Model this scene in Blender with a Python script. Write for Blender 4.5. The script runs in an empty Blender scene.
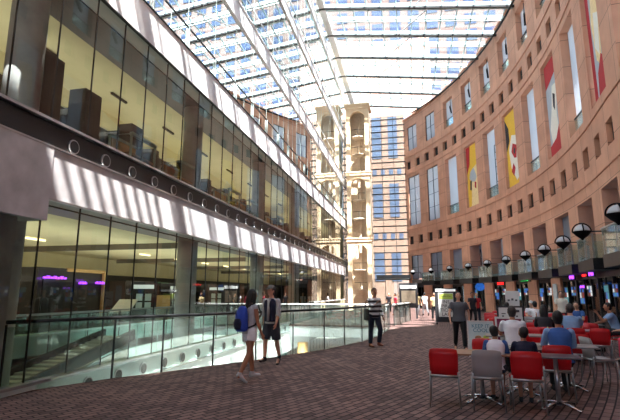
import bpy, bmesh, math, random
from math import sin, cos, pi, radians as RA, sqrt, atan2
from mathutils import Vector, Matrix
random.seed(7)
SC = bpy.context.scene
COL = SC.collection
CZ = 1.65
# ------------------------------------------------------------------ camera
F = 460.0; TH = math.atan(83/F); PS = math.atan(103*cos(TH)/F)
cam = bpy.data.cameras.new('camera'); camo = bpy.data.objects.new('camera', cam); COL.objects.link(camo)
fw = Vector((-sin(PS)*cos(TH), cos(PS)*cos(TH), sin(TH))); rt = Vector((cos(PS), sin(PS), 0)); up = rt.cross(fw)
mm = Matrix((rt, up, -fw)).transposed().to_4x4(); mm.translation = (0, 0, CZ)
camo.matrix_world = mm
cam.sensor_width = 36; cam.lens = 36*F/620; cam.clip_end = 1000; cam.clip_start = .05
SC.camera = camo
SC.view_settings.view_transform = 'Standard'; SC.view_settings.look = 'None'
SC.view_settings.exposure = 1.55; SC.view_settings.gamma = 1; SC.view_settings.use_curve_mapping = False

# ------------------------------------------------------------------ materials
def nt(name):
    m = bpy.data.materials.new(name); m.use_nodes = True
    t = m.node_tree; t.nodes.clear(); o = t.nodes.new('ShaderNodeOutputMaterial')
    return m, t, o
def srgb(c):
    return tuple(((v/255)/12.92 if v/255 <= .04045 else ((v/255+.055)/1.055)**2.4) for v in c)
def N(t, k, **kw):
    n = t.nodes.new(k)
    for a, b in kw.items():
        if a in n.inputs: n.inputs[a].default_value = b
        else: setattr(n, a, b)
    return n
def pm(name, c, rough=.6, metal=0, var=.12, scale=6, emit=0, spec=.5, bump=0):
    m, t, o = nt(name)
    c = srgb(c)
    b = N(t, 'ShaderNodeBsdfPrincipled'); b.inputs['Roughness'].default_value = rough
    b.inputs['Metallic'].default_value = metal; b.inputs['Specular IOR Level'].default_value = spec
    tc = N(t, 'ShaderNodeTexCoord'); n = N(t, 'ShaderNodeTexNoise'); n.inputs['Scale'].default_value = scale; n.inputs['Detail'].default_value = 4
    t.links.new(tc.outputs['Object'], n.inputs['Vector'])
    r = N(t, 'ShaderNodeValToRGB')
    r.color_ramp.elements[0].position = .3; r.color_ramp.elements[1].position = .7
    r.color_ramp.elements[0].color = tuple(max(0, v*(1-var)) for v in c)+(1,)
    r.color_ramp.elements[1].color = tuple(min(1, v*(1+var)) for v in c)+(1,)
    t.links.new(n.outputs['Fac'], r.inputs[0]); t.links.new(r.outputs[0], b.inputs['Base Color'])
    if emit:
        t.links.new(r.outputs[0], b.inputs['Emission Color']); b.inputs['Emission Strength'].default_value = emit
    if bump:
        bp = N(t, 'ShaderNodeBump'); bp.inputs['Strength'].default_value = bump; bp.inputs['Distance'].default_value = .01
        t.links.new(n.outputs['Fac'], bp.inputs['Height']); t.links.new(bp.outputs[0], b.inputs['Normal'])
    t.links.new(b.outputs[0], o.inputs[0])
    return m
def glass(name, tint=(200, 220, 215), ior=1.5, base=.03, k=1.6, rough=0.0, trans=1.0):
    m, t, o = nt(name)
    tr = N(t, 'ShaderNodeBsdfTransparent'); tr.inputs[0].default_value = srgb(tint)+(1,)
    gl = N(t, 'ShaderNodeBsdfGlossy'); gl.inputs['Roughness'].default_value = rough; gl.inputs[0].default_value = (.95, .98, .97, 1)
    fr = N(t, 'ShaderNodeFresnel'); fr.inputs[0].default_value = ior
    ma = N(t, 'ShaderNodeMath', operation='MULTIPLY_ADD'); ma.inputs[1].default_value = k; ma.inputs[2].default_value = base; ma.use_clamp = True
    t.links.new(fr.outputs[0], ma.inputs[0])
    mx = N(t, 'ShaderNodeMixShader'); t.links.new(ma.outputs[0], mx.inputs[0]); t.links.new(tr.outputs[0], mx.inputs[1]); t.links.new(gl.outputs[0], mx.inputs[2])
    if trans < 1:
        df = N(t, 'ShaderNodeBsdfDiffuse'); df.inputs[0].default_value = srgb(tint)+(1,)
        m2 = N(t, 'ShaderNodeMixShader'); m2.inputs[0].default_value = trans
        t.links.new(df.outputs[0], m2.inputs[1]); t.links.new(mx.outputs[0], m2.inputs[2]); mx = m2
    t.links.new(mx.outputs[0], o.inputs[0])
    return m
def frosted(name):
    m, t, o = nt(name)
    tl = N(t, 'ShaderNodeBsdfTranslucent'); tl.inputs[0].default_value = (.36, .4, .45, 1)
    tr = N(t, 'ShaderNodeBsdfTransparent'); tr.inputs[0].default_value = (.45, .5, .56, 1)
    df = N(t, 'ShaderNodeBsdfDiffuse'); df.inputs[0].default_value = (.75, .78, .8, 1)
    a = N(t, 'ShaderNodeMixShader'); a.inputs[0].default_value = .3; b = N(t, 'ShaderNodeMixShader'); b.inputs[0].default_value = .25
    t.links.new(tl.outputs[0], a.inputs[1]); t.links.new(tr.outputs[0], a.inputs[2]); t.links.new(a.outputs[0], b.inputs[1]); t.links.new(df.outputs[0], b.inputs[2])
    t.links.new(b.outputs[0], o.inputs[0]); return m
CXC, CYC, RC = -44.9, 28.5, 53.5
def paver_mat():
    m, t, o = nt('clay_pavers')
    tc = N(t, 'ShaderNodeTexCoord')
    sb = N(t, 'ShaderNodeVectorMath', operation='SUBTRACT'); sb.inputs[1].default_value = (CXC, CYC, 0)
    t.links.new(tc.outputs['Object'], sb.inputs[0])
    sx = N(t, 'ShaderNodeSeparateXYZ'); t.links.new(sb.outputs[0], sx.inputs[0])
    le = N(t, 'ShaderNodeVectorMath', operation='LENGTH'); t.links.new(sb.outputs[0], le.inputs[0])
    at = N(t, 'ShaderNodeMath', operation='ARCTAN2'); t.links.new(sx.outputs[1], at.inputs[0]); t.links.new(sx.outputs[0], at.inputs[1])
    mu = N(t, 'ShaderNodeMath', operation='MULTIPLY'); mu.inputs[1].default_value = 50; t.links.new(at.outputs[0], mu.inputs[0])
    cb = N(t, 'ShaderNodeCombineXYZ'); t.links.new(mu.outputs[0], cb.inputs[0]); t.links.new(le.outputs['Value'], cb.inputs[1])
    br = N(t, 'ShaderNodeTexBrick'); t.links.new(cb.outputs[0], br.inputs['Vector'])
    br.inputs['Scale'].default_value = 1; br.inputs['Brick Width'].default_value = .24; br.inputs['Row Height'].default_value = .12
    br.inputs['Mortar Size'].default_value = .012; br.inputs['Mortar Smooth'].default_value = .15; br.inputs['Bias'].default_value = -.1
    br.inputs['Color1'].default_value = srgb((134, 106, 100))+(1,); br.inputs['Color2'].default_value = srgb((88, 68, 66))+(1,)
    br.inputs['Mortar'].default_value = srgb((34, 26, 26))+(1,)
    n = N(t, 'ShaderNodeTexNoise'); n.inputs['Scale'].default_value = .7; n.inputs['Detail'].default_value = 5
    t.links.new(tc.outputs['Object'], n.inputs['Vector'])
    mp = N(t, 'ShaderNodeMapRange'); mp.inputs[1].default_value = .3; mp.inputs[2].default_value = .7; mp.inputs[3].default_value = .78; mp.inputs[4].default_value = 1.15
    t.links.new(n.outputs['Fac'], mp.inputs[0])
    mv = N(t, 'ShaderNodeVectorMath', operation='SCALE'); t.links.new(br.outputs['Color'], mv.inputs[0]); t.links.new(mp.outputs[0], mv.inputs['Scale'])
    b = N(t, 'ShaderNodeBsdfPrincipled'); b.inputs['Roughness'].default_value = .85; b.inputs['Specular IOR Level'].default_value = .25
    t.links.new(mv.outputs[0], b.inputs['Base Color'])
    bp = N(t, 'ShaderNodeBump'); bp.inputs['Strength'].default_value = .5; bp.inputs['Distance'].default_value = .01; bp.invert = True
    t.links.new(br.outputs['Fac'], bp.inputs['Height']); t.links.new(bp.outputs[0], b.inputs['Normal'])
    t.links.new(b.outputs[0], o.inputs[0])
    return m
def precast_mat():
    # pink precast concrete with fine panel joints, mapped along the curve
    m, t, o = nt('pink_precast')
    tc = N(t, 'ShaderNodeTexCoord')
    uv = N(t, 'ShaderNodeUVMap', uv_map='UVMap')
    br = N(t, 'ShaderNodeTexBrick'); t.links.new(uv.outputs[0], br.inputs['Vector'])
    br.inputs['Scale'].default_value = 1; br.inputs['Brick Width'].default_value = 2.083; br.inputs['Row Height'].default_value = 1.55
    br.inputs['Mortar Size'].default_value = .014; br.offset = 0
    br.inputs['Color1'].default_value = srgb((212, 160, 132))+(1,); br.inputs['Color2'].default_value = srgb((198, 146, 119))+(1,)
    br.inputs['Mortar'].default_value = srgb((128, 92, 76))+(1,)
    n = N(t, 'ShaderNodeTexNoise'); n.inputs['Scale'].default_value = .9; n.inputs['Detail'].default_value = 6
    t.links.new(tc.outputs['Object'], n.inputs['Vector'])
    mp = N(t, 'ShaderNodeMapRange'); mp.inputs[1].default_value = .3; mp.inputs[2].default_value = .7; mp.inputs[3].default_value = .86; mp.inputs[4].default_value = 1.1
    t.links.new(n.outputs['Fac'], mp.inputs[0])
    mv = N(t, 'ShaderNodeVectorMath', operation='SCALE'); t.links.new(br.outputs['Color'], mv.inputs[0]); t.links.new(mp.outputs[0], mv.inputs['Scale'])
    b = N(t, 'ShaderNodeBsdfPrincipled'); b.inputs['Roughness'].default_value = .75
    t.links.new(mv.outputs[0], b.inputs['Base Color']); t.links.new(b.outputs[0], o.inputs[0])
    return m
def stripe_mat(name, c1, c2, period, axis=2):
    m, t, o = nt(name)
    tc = N(t, 'ShaderNodeTexCoord'); sx = N(t, 'ShaderNodeSeparateXYZ'); t.links.new(tc.outputs['Object'], sx.inputs[0])
    d = N(t, 'ShaderNodeMath', operation='DIVIDE'); d.inputs[1].default_value = period; t.links.new(sx.outputs[axis], d.inputs[0])
    f = N(t, 'ShaderNodeMath', operation='FRACT'); t.links.new(d.outputs[0], f.inputs[0])
    g = N(t, 'ShaderNodeMath', operation='GREATER_THAN'); g.inputs[1].default_value = .5; t.links.new(f.outputs[0], g.inputs[0])
    mx = N(t, 'ShaderNodeMix', data_type='RGBA'); t.links.new(g.outputs[0], mx.inputs[0])
    mx.inputs[6].default_value = srgb(c1)+(1,); mx.inputs[7].default_value = srgb(c2)+(1,)
    b = N(t, 'ShaderNodeBsdfPrincipled'); b.inputs['Roughness'].default_value = .85
    t.links.new(mx.outputs[2], b.inputs['Base Color']); t.links.new(b.outputs[0], o.inputs[0])
    return m
M = dict(
 paver=paver_mat(), precast=precast_mat(),
 plain_precast=pm('plain_precast', (199, 147, 120), .75, scale=1.2),
 concrete=pm('grey_concrete', (186, 184, 188), .7, scale=2.2, var=.2, bump=.2),
 spandrel=pm('pale_spandrel', (236, 236, 238), .55, scale=1.5, var=.1),
 darkmetal=pm('dark_metal', (40, 42, 44), .4, .6), black=pm('black_paint', (20, 20, 22), .45),
 roofsteel=pm('teal_grey_steel', (178, 198, 198), .5, .1, var=.06), steelgreen=pm('pale_green_steel', (186, 205, 203), .45, .1, var=.05),
 whitesteel=pm('white_steel', (235, 238, 238), .45, .1, var=.04),
 alu=pm('brushed_aluminium', (176, 178, 180), .3, .9, var=.05), chrome=pm('chrome', (205, 207, 210), .15, 1, var=.03),
 g_low=glass('library_glass', (214, 226, 222), 1.5, .0, 1.15), g_high=glass('reflective_glass', (190, 208, 206), 1.9, .22, 1.8),
 g_roof=glass('roof_glass', (236, 238, 240), 1.4, .0, .8), g_rail=glass('green_rail_glass', (236, 246, 243), 1.3, .01, .7, trans=.96),
 g_clear=glass('shop_glass', (190, 200, 200), 1.45, .02, 1.0),
 g_frost=pm('frosted_teal_glass', (214, 232, 230), .25, var=.08, scale=.8), 
 beige=pm('beige_plaster', (230, 216, 172), .85, var=.05, scale=1), darkwall=pm('dark_brown_panel', (50, 42, 38), .6), 
 cream=pm('cream_precast', (226, 200, 164), .75, scale=1.3, var=.06), nichegrey=pm('pale_niche_concrete', (206, 190, 168), .7),
 slab=pm('grey_slab', (120, 118, 116), .8), dfloor=pm('library_floor', (120, 112, 100), .35, scale=2), pfloor=pm('pale_terrazzo', (206, 208, 202), .4, scale=3, var=.06),
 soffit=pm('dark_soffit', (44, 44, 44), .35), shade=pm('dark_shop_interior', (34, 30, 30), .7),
 red=pm('red_plastic', (190, 14, 24), .38, var=.05), grey=pm('grey_plastic', (150, 146, 146), .45, var=.05), wood=pm('brown_table_laminate', (150, 108, 76), .4, var=.18, scale=9),
 gtop=pm('grey_table_laminate', (128, 126, 126), .35, var=.08), dtop=pm('dark_table_laminate', (66, 64, 68), .3, var=.1),
 white=pm('white_board', (216, 218, 218), .5, var=.03), paleblue=pm('pale_blue_board', (204, 222, 228), .5, var=.03),
 teal=pm('teal_print', (20, 130, 160), .6, var=.03), ink=pm('black_ink', (24, 24, 28), .6, var=.03), lime=pm('lime_print', (190, 214, 96), .6, var=.08),
 maroon=pm('maroon_print', (128, 26, 70), .6, var=.1), yellow=pm('yellow_cloth', (236, 190, 60), .8, var=.06), redcloth=pm('red_cloth', (178, 34, 42), .8, var=.08),
 whitecloth=pm('white_cloth', (236, 232, 220), .8, var=.06), greycloth=pm('grey_cloth', (176, 186, 196), .8, var=.06), blackcloth=pm('black_cloth', (40, 36, 44), .8), creamcloth=pm('cream_cloth', (238, 214, 160), .8),
 purple=pm('purple_neon', (150, 60, 255), .5, emit=1.2, var=.25, scale=14), redled=pm('red_led', (255, 30, 30), .5, emit=1.0, var=.3, scale=16),
 screen=pm('backlit_screen', (225, 230, 230), .4, emit=.2, var=.03), bluescr=pm('blue_screen', (40, 100, 190), .4, emit=.25, var=.3, scale=5), tealscr=pm('teal_screen', (70, 150, 160), .4, emit=.16, var=.3, scale=5),
 greenled=pm('green_led', (40, 200, 90), .5, emit=.7), warm=pm('warm_lamp', (255, 226, 170), .5, emit=1.2),
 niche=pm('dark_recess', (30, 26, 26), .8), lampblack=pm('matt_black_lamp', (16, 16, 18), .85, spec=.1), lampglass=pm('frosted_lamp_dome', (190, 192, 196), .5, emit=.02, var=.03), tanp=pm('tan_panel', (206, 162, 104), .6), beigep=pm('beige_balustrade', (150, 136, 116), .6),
 skin=pm('light_skin', (206, 156, 130), .55, var=.04), skin2=pm('tan_skin', (158, 108, 82), .55, var=.04), hair=pm('black_hair', (22, 17, 16), .6, var=.3, scale=60), greyhair=pm('dark_grey_hair', (60, 54, 52), .7, var=.3, scale=60),
 brownhair=pm('brown_hair', (74, 44, 30), .6, var=.3, scale=60),
 navy=pm('navy_cloth', (24, 30, 56), .85), blue=pm('blue_shirt_cloth', (52, 92, 158), .85, var=.12), lblue=pm('light_blue_cloth', (130, 164, 206), .85), jeans=pm('dark_denim', (34, 42, 60), .85), charcoal=pm('charcoal_cloth', (84, 86, 94), .85), pants=pm('black_trousers', (20, 20, 24), .85),
 bluepack=pm('blue_backpack_fabric', (30, 64, 170), .7, var=.2), lgrey=pm('light_grey_cloth', (176, 178, 184), .85), shirtwhite=pm('white_shirt_cloth', (228, 230, 238), .85), pinkc=pm('pink_cloth', (220, 70, 96), .85), brownshoe=pm('brown_leather', (110, 52, 34), .5), cap=pm('grey_cap_cloth', (96, 94, 92), .85),
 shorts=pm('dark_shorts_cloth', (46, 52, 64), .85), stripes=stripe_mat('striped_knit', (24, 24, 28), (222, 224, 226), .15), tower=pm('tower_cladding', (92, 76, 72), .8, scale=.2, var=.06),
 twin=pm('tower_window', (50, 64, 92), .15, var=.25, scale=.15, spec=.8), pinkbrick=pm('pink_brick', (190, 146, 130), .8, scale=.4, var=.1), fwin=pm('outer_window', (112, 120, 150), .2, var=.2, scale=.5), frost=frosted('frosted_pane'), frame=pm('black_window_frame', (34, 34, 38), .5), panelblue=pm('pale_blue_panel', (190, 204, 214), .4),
 bluewin=glass('blue_pane', (150, 176, 214), 1.6, .15, 1.4),
)
# ------------------------------------------------------------------ mesh helpers
class MB:
    def __init__(s): s.v = []; s.f = []; s.m = []; s.uv = None; s.sm = set()
    def add(s, vs, fs, mi=0, smooth=False):
        b = len(s.v); s.v += [tuple(v) for v in vs]
        for f in fs:
            if smooth: s.sm.add(len(s.f))
            s.f.append(tuple(i+b for i in f)); s.m.append(mi)
        return s
    def box(s, x0, x1, y0, y1, z0, z1, mi=0):
        vs = [(x, y, z) for z in (z0, z1) for x, y in ((x0, y0), (x1, y0), (x1, y1), (x0, y1))]
        return s.add(vs, [(3, 2, 1, 0), (4, 5, 6, 7), (0, 1, 5, 4), (1, 2, 6, 5), (2, 3, 7, 6), (3, 0, 4, 7)], mi)
    def obox(s, c, sx, sy, sz, rz=0, mi=0, tilt=0):
        R = Matrix.Rotation(rz, 3, 'Z') @ Matrix.Rotation(tilt, 3, 'X')
        vs = [tuple(Vector(c)+R @ Vector((x*sx/2, y*sy/2, z*sz/2))) for z in (-1, 1) for x, y in ((-1, -1), (1, -1), (1, 1), (-1, 1))]
        return s.add(vs, [(3, 2, 1, 0), (4, 5, 6, 7), (0, 1, 5, 4), (1, 2, 6, 5), (2, 3, 7, 6), (3, 0, 4, 7)], mi)
    def beam(s, p, q, w, h, mi=0):
        p = Vector(p); q = Vector(q); t = (q-p).normalized()
        u = t.cross(Vector((0, 0, 1)));  u = Vector((1, 0, 0)) if u.length < 1e-4 else u.normalized()
        v = u.cross(t)
        vs = [tuple(e+u*a*w/2+v*b*h/2) for e in (p, q) for a, b in ((-1, -1), (1, -1), (1, 1), (-1, 1))]
        return s.add(vs, [(3, 2, 1, 0), (4, 5, 6, 7), (0, 1, 5, 4), (1, 2, 6, 5), (2, 3, 7, 6), (3, 0, 4, 7)], mi)
    def loft(s, pts, side=(1, 0, 0), n=12, mi=0, caps=True):
        # pts: list of (centre, rx, ry)
        P = [Vector(p[0]) for p in pts]; side = Vector(side); b = []
        for i, p in enumerate(P):
            t = (P[min(i+1, len(P)-1)]-P[max(i-1, 0)]).normalized()
            u = side-t*side.dot(t)
            if u.length < .05:
                u = Vector((0, 1, 0))-t*t.y
                if u.length < .05: u = Vector((0, 0, 1))-t*t.z
            u.normalize(); v = t.cross(u)
            b += [p+u*pts[i][1]*cos(2*pi*k/n)+v*pts[i][2]*sin(2*pi*k/n) for k in range(n)]
        fs = [(i*n+k, i*n+(k+1) % n, (i+1)*n+(k+1) % n, (i+1)*n+k) for i in range(len(P)-1) for k in range(n)]
        s.add(b, fs, mi, True)
        if caps:
            L = len(s.v)-len(b)
            s.f.append(tuple(L+k for k in reversed(range(n)))); s.m.append(mi)
            s.f.append(tuple(L+(len(P)-1)*n+k for k in range(n))); s.m.append(mi)
        return s
    def tube(s, pts, r, n=8, mi=0): return s.loft([(p, r, r) for p in pts], n=n, mi=mi)
    def sph(s, c, r, n=12, mi=0, rot=None):
        if not hasattr(r, '__len__'): r = (r, r, r)
        vs = []; h = n//2
        R = rot or Matrix.Identity(3)
        for i in range(1, h):
            a = pi*i/h
            for k in range(n):
                b = 2*pi*k/n; vs.append(Vector(c)+R @ Vector((r[0]*sin(a)*cos(b), r[1]*sin(a)*sin(b), r[2]*cos(a))))
        top = len(vs); vs.append(Vector(c)+R @ Vector((0, 0, r[2]))); vs.append(Vector(c)-R @ Vector((0, 0, r[2])))
        fs = [(i*n+k, (i+1)*n+k, (i+1)*n+(k+1) % n, i*n+(k+1) % n) for i in range(h-2) for k in range(n)]
        fs += [(top, k, (k+1) % n) for k in range(n)] + [(top+1, (h-2)*n+(k+1) % n, (h-2)*n+k) for k in range(n)]
        return s.add(vs, fs, mi, True)
    def prism(s, poly, z0, z1, mi=0):
        n = len(poly)
        vs = [(x, y, z0) for x, y in poly]+[(x, y, z1) for x, y in poly]
        return s.add(vs, [tuple(reversed(range(n))), tuple(range(n, 2*n))]+[(i, (i+1) % n, n+(i+1) % n, n+i) for i in range(n)], mi)
    def build(s, name, mats, parent=None, loc=None, kind=None, label=None, bevel=0):
        me = bpy.data.meshes.new(name); me.from_pydata(s.v, [], s.f)
        if not isinstance(mats, (list, tuple)): mats = [mats]
        for m in mats: me.materials.append(M[m] if isinstance(m, str) else m)
        for i, p in enumerate(me.polygons): p.material_index = s.m[i]; p.use_smooth = i in s.sm
        bm = bmesh.new(); bm.from_mesh(me); bmesh.ops.recalc_face_normals(bm, faces=bm.faces)
        bm.to_mesh(me); bm.free()
        o = bpy.data.objects.new(name, me); COL.objects.link(o)
        if parent: o.parent = parent
        if loc: o.location = loc
        if kind: o['kind'] = kind
        if label: o['label'] = label
        if bevel:
            b = o.modifiers.new('bevel', 'BEVEL'); b.width = bevel; b.segments = 2; b.limit_method = 'ANGLE'
        return o
def tag(o, label, cat, group=None, kind=None):
    o['label'] = label; o['category'] = cat
    if group: o['group'] = group
    if kind: o['kind'] = kind
    return o
def thing(name, label, cat, loc=(0, 0, 0), rz=0, group=None):
    o = bpy.data.objects.new(name, None); COL.objects.link(o); o.empty_display_size = .1
    o.location = loc; o.rotation_euler = (0, 0, rz)
    return tag(o, label, cat, group)
def copy_tree(o, parent=None):
    c = o.copy(); COL.objects.link(c); c.parent = parent
    for ch in [x for x in bpy.data.objects if x.parent == o]: copy_tree(ch, c)
    return c
def struct(mb, name, mats, **k): return mb.build(name, mats, kind='structure', **k)
def at(px, y, z=0.0):
    """authoring aid: world point on bearing px at depth y"""
    a = (px-310)/F; b = (210-300)/F
    d = fw+rt*a+up*b
    return (d.x/d.y*y, y, z)
def text(body, size, name, mat, parent, loc, rot, depth=.002, align='CENTER'):
    c = bpy.data.curves.new(name, 'FONT'); c.body = body; c.size = size; c.extrude = depth; c.align_x = align; c.align_y = 'CENTER'; c.space_line = .82
    o = bpy.data.objects.new(name, c); COL.objects.link(o)
    dg = bpy.context.evaluated_depsgraph_get(); me = bpy.data.meshes.new_from_object(o.evaluated_get(dg))
    bpy.data.objects.remove(o); me.materials.clear(); me.materials.append(M[mat])
    o = bpy.data.objects.new(name, me); COL.objects.link(o); o.parent = parent; o.location = loc; o.rotation_euler = rot
    return o
# ------------------------------------------------------------------ people
def remesh(mb, name, mats, vox, parent, smooth=4, fix=None):
    o = mb.build('tmp', mats); 
    md = o.modifiers.new('r', 'REMESH'); md.mode = 'VOXEL'; md.voxel_size = vox; md.use_smooth_shade = True
    sm = o.modifiers.new('s', 'SMOOTH'); sm.factor = .5; sm.iterations = smooth
    dg = bpy.context.evaluated_depsgraph_get(); me = bpy.data.meshes.new_from_object(o.evaluated_get(dg)); me.name = name
    bpy.data.objects.remove(o)
    for p in me.polygons: p.use_smooth = True; p.material_index = 0
    ob = bpy.data.objects.new(name, me); COL.objects.link(ob); ob.parent = parent
    return ob
V = Vector
def dirv(pitch, yaw=0, out=0):
    """limb direction: pitch 0 hangs down, 90 points forward (+y); out = sideways degrees"""
    p, o_ = RA(pitch), RA(out)
    v = V((sin(o_)*cos(p) if True else 0, sin(p), -cos(p)*cos(o_)))
    v = V((v.x+sin(RA(yaw))*abs(sin(p)), v.y*cos(RA(yaw)), v.z))
    return v.normalized()
POSES = dict(
 stand=dict(th=[(2, 3), (-2, 3)], sh=[-2, -4], ar=[(6, 8), (-4, 8)], fo=[(18, 0), (10, 0)], lean=1),
 walk=dict(th=[(24, 1), (-12, 1)], sh=[4, -42], ar=[(-18, 8), (22, 8)], fo=[(0, 0), (42, 0)], lean=4),
 walk2=dict(th=[(-10, 2), (18, 2)], sh=[-28, 6], ar=[(16, 10), (-14, 10)], fo=[(34, 0), (0, 0)], lean=3),
 gentle=dict(th=[(15, 1), (-9, 1)], sh=[6, -30], ar=[(-8, 6), (8, 6)], fo=[(0, 0), (24, 0)], lean=3),
 gentle2=dict(th=[(-6, 2), (12, 2)], sh=[-20, 4], ar=[(10, 10), (-10, 10)], fo=[(24, 0), (0, 0)], lean=2),
 stride=dict(th=[(20, 2), (-16, 2)], sh=[6, -30], ar=[(-16, 20), (18, 20)], fo=[(4, 0), (30, 0)], lean=2),
 sit=dict(th=[(84, 6), (84, 6)], sh=[4, 2], ar=[(34, 12), (34, 12)], fo=[(82, -14), (82, -14)], lean=10, sit=.47),
 elbow=dict(th=[(84, 8), (80, 8)], sh=[0, 10], ar=[(52, 8), (44, 10)], fo=[(150, -12), (80, -30)], lean=16, sit=.47),
 drink=dict(th=[(16, 6), (-3, 3)], sh=[-14, -6], ar=[(-8, 12), (38, 4)], fo=[(30, 10), (128, -22)], lean=2),
)
def figure(label, x, y, rz, H=1.72, pose='stand', top='charcoal', sleeve='short', sleevem=None, bottom='jeans', leg='long', shoe='ink', skin='skin', hair='hair', hairstyle='short', vox=.012, group=None, width=1.0, head_turn=0, head_tilt=0, over=None, hat=None, z=0, socks=False, shortlen=.5):
    ps_ = POSES[pose]; s = H/1.75
    root = thing('person', label, 'person', (x, y, z), rz, group)
    ln = RA(ps_['lean']); tv = V((0, sin(ln), cos(ln)))
    hip = V((0, 0, .93)); L = [{}, {}]
    for i, sx in enumerate((-1, 1)):
        h_ = hip+V((sx*.092, 0, 0)); k = h_+dirv(ps_['th'][i][0], 0, sx*ps_['th'][i][1])*.43; a = k+dirv(ps_['sh'][i], 0, 0)*.41
        tp = 0 if ps_['sh'][i] > -20 else -38
        if 'sit' in ps_: tp = 0
        t_ = a+V((sx*.03, .17*cos(RA(tp)), -.045+.17*sin(RA(tp))))
        L[i] = dict(h=h_, k=k, a=a, t=t_, tp=tp)
    if 'sit' in ps_: dz = ps_['sit']/s+.095-hip.z
    else: dz = -min(min(l['a'].z-.085 for l in L), min(l['t'].z-.03 for l in L))
    mv = V((0, 0, dz)); hip = hip+mv
    for l in L:
        for q in 'hkat': l[q] = l[q]+mv
    if 'sit' in ps_:
        for l in L:   # keep seated feet on the floor
            l['a'].z = .085; l['t'].z = .045
            l['t'] = l['a']+V((0, .17, -.045))
    wa = hip+tv*.17; ch = hip+tv*.38; nb = hip+tv*.54; sh = hip+tv*.485
    hd = nb+tv*.06+V((0, .025+.05*sin(RA(head_tilt)), .115)); wd = width
    A = [{}, {}]
    for i, sx in enumerate((-1, 1)):
        s_ = sh+V((sx*.168*wd, 0, -.01)); e = s_+dirv(ps_['ar'][i][0], 0, sx*ps_['ar'][i][1])*.29
        f_ = dirv(ps_['fo'][i][0], sx*ps_['fo'][i][1], 0); w_ = e+f_*.25; A[i] = dict(s=s_, e=e, w=w_, f=f_)
    def S(v): return v*s
    def lf(mb, pts, **k): mb.loft([(S(p), a*s, b*s) for p, a, b in pts], **k)
    Rh = Matrix.Rotation(RA(head_turn), 3, 'Z') @ Matrix.Rotation(-RA(head_tilt), 3, 'X')
    # body: one continuous skin
    b = MB()
    lf(b, [(hip+V((0, 0, -.08)), .1*wd, .085), (hip, .155*wd, .11), (wa, .125*wd, .09), (ch, .155*wd, .105), (sh, .165*wd, .085), (nb, .07, .06)], n=16)
    lf(b, [(nb-tv*.04, .06, .058), (nb+tv*.05, .052, .052), (hd-V((0, 0, .05)), .05, .055)], n=12)
    b.sph(S(hd), (.078*s, .098*s, .118*s), 16, rot=Rh)
    def hp(x, y, z): return S(hd+Rh @ V((x, y, z)))
    b.sph(hp(0, .03, -.07), (.052*s, .062*s, .05*s), 12, rot=Rh)
    b.loft([(hp(0, .09, .02), .01*s, .01*s), (hp(0, .112, -.022), .016*s, .014*s), (hp(0, .09, -.03), .01*s, .008*s)], n=8)
    for sx in (-1, 1): b.sph(hp(sx*.08, -.005, -.01), (.012*s, .02*s, .032*s), 8, rot=Rh)
    for i, l in enumerate(L):
        lf(b, [(l['h'], .085, .085), (l['h'].lerp(l['k'], .4), .08, .08), (l['k'], .054, .056), (l['k'].lerp(l['a'], .35), .054, .056), (l['a'], .034, .036)], n=12)
        b.sph(S(l['h']), .088*s, 10); b.sph(S(l['k']), .054*s, 10)
        lf(b, [(l['a']+V((0, -.05, -.04)), .03, .035), (l['a'].lerp(l['t'], .5), .036, .03), (l['t'], .036, .02)], n=10); b.sph(S(l['a']), .042*s, 10)
    for i, a in enumerate(A):
        b.sph(S(a['s']), .056*s, 10); lf(b, [(a['s'], .052, .052), (a['s'].lerp(a['e'], .5), .046, .046), (a['e'], .036, .036)], n=10); b.sph(S(a['e']), .037*s, 10)
        lf(b, [(a['e'], .037, .037), (a['e'].lerp(a['w'], .3), .038, .038), (a['w'], .025, .023)], n=10)
        # hand: palm, four fingers and a thumb
        sx = (-1, 1)[i]; f_ = a['f']; sd = f_.cross(V((0, 0, 1))); sd = V((1, 0, 0)) if sd.length < .3 else sd.normalized()
        if abs(f_.z) > .85: sd = V((0, 1, 0))
        nn = f_.cross(sd).normalized(); pc = a['w']+f_*.05
        cv = nn*(-sx if sd.y > .5 else (1 if nn.z < 0 else -1))
        lf(b, [(a['w'], .026, .018), (a['w']+f_*.03, .034, .017), (a['w']+f_*.085, .04, .015)], side=sd, n=10)
        for q in range(4):
            r0 = a['w']+f_*.08+sd*(.028-.019*q); ll = (.07, .08, .075, .058)[q]
            m1 = r0+f_*ll*.5+cv*.008; m2 = m1+f_*ll*.35+cv*.022
            lf(b, [(r0, .0095, .0095), (m1, .0088, .0088), (m2, .007, .007)], side=sd, n=6)
        th0 = a['w']+f_*.025+sd*.025; th1 = th0+f_*.03+sd*.03+cv*.01
        lf(b, [(th0, .013, .013), (th1, .0105, .0105), (th1+f_*.028+sd*.006+cv*.01, .008, .008)], n=6)
    remesh(b, 'body', skin, vox*.75*s, root, 3)
    if vox < .014:
        for sx in (-1, 1):
            e = MB(); e.sph(hp(sx*.03, .092, .008), (.011*s, .007*s, .006*s), 8); e.build('eye', 'ink', root)
            e = MB(); e.loft([(hp(sx*.018, .098, .026), .004*s, .004*s), (hp(sx*.045, .086, .026), .003*s, .003*s)], n=6); e.build('eyebrow', hair, root)
        e = MB(); e.sph(hp(0, .092, -.062), (.02*s, .007*s, .005*s), 8); e.build('mouth', 'brownshoe', root)
    # hair
    h = MB(); h.sph(hp(0, -.018, .024), (.09*s, .102*s, .112*s), 14, rot=Rh)
    h.sph(hp(0, -.035, -.03), (.08*s, .078*s, .09*s), 12, rot=Rh)
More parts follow.
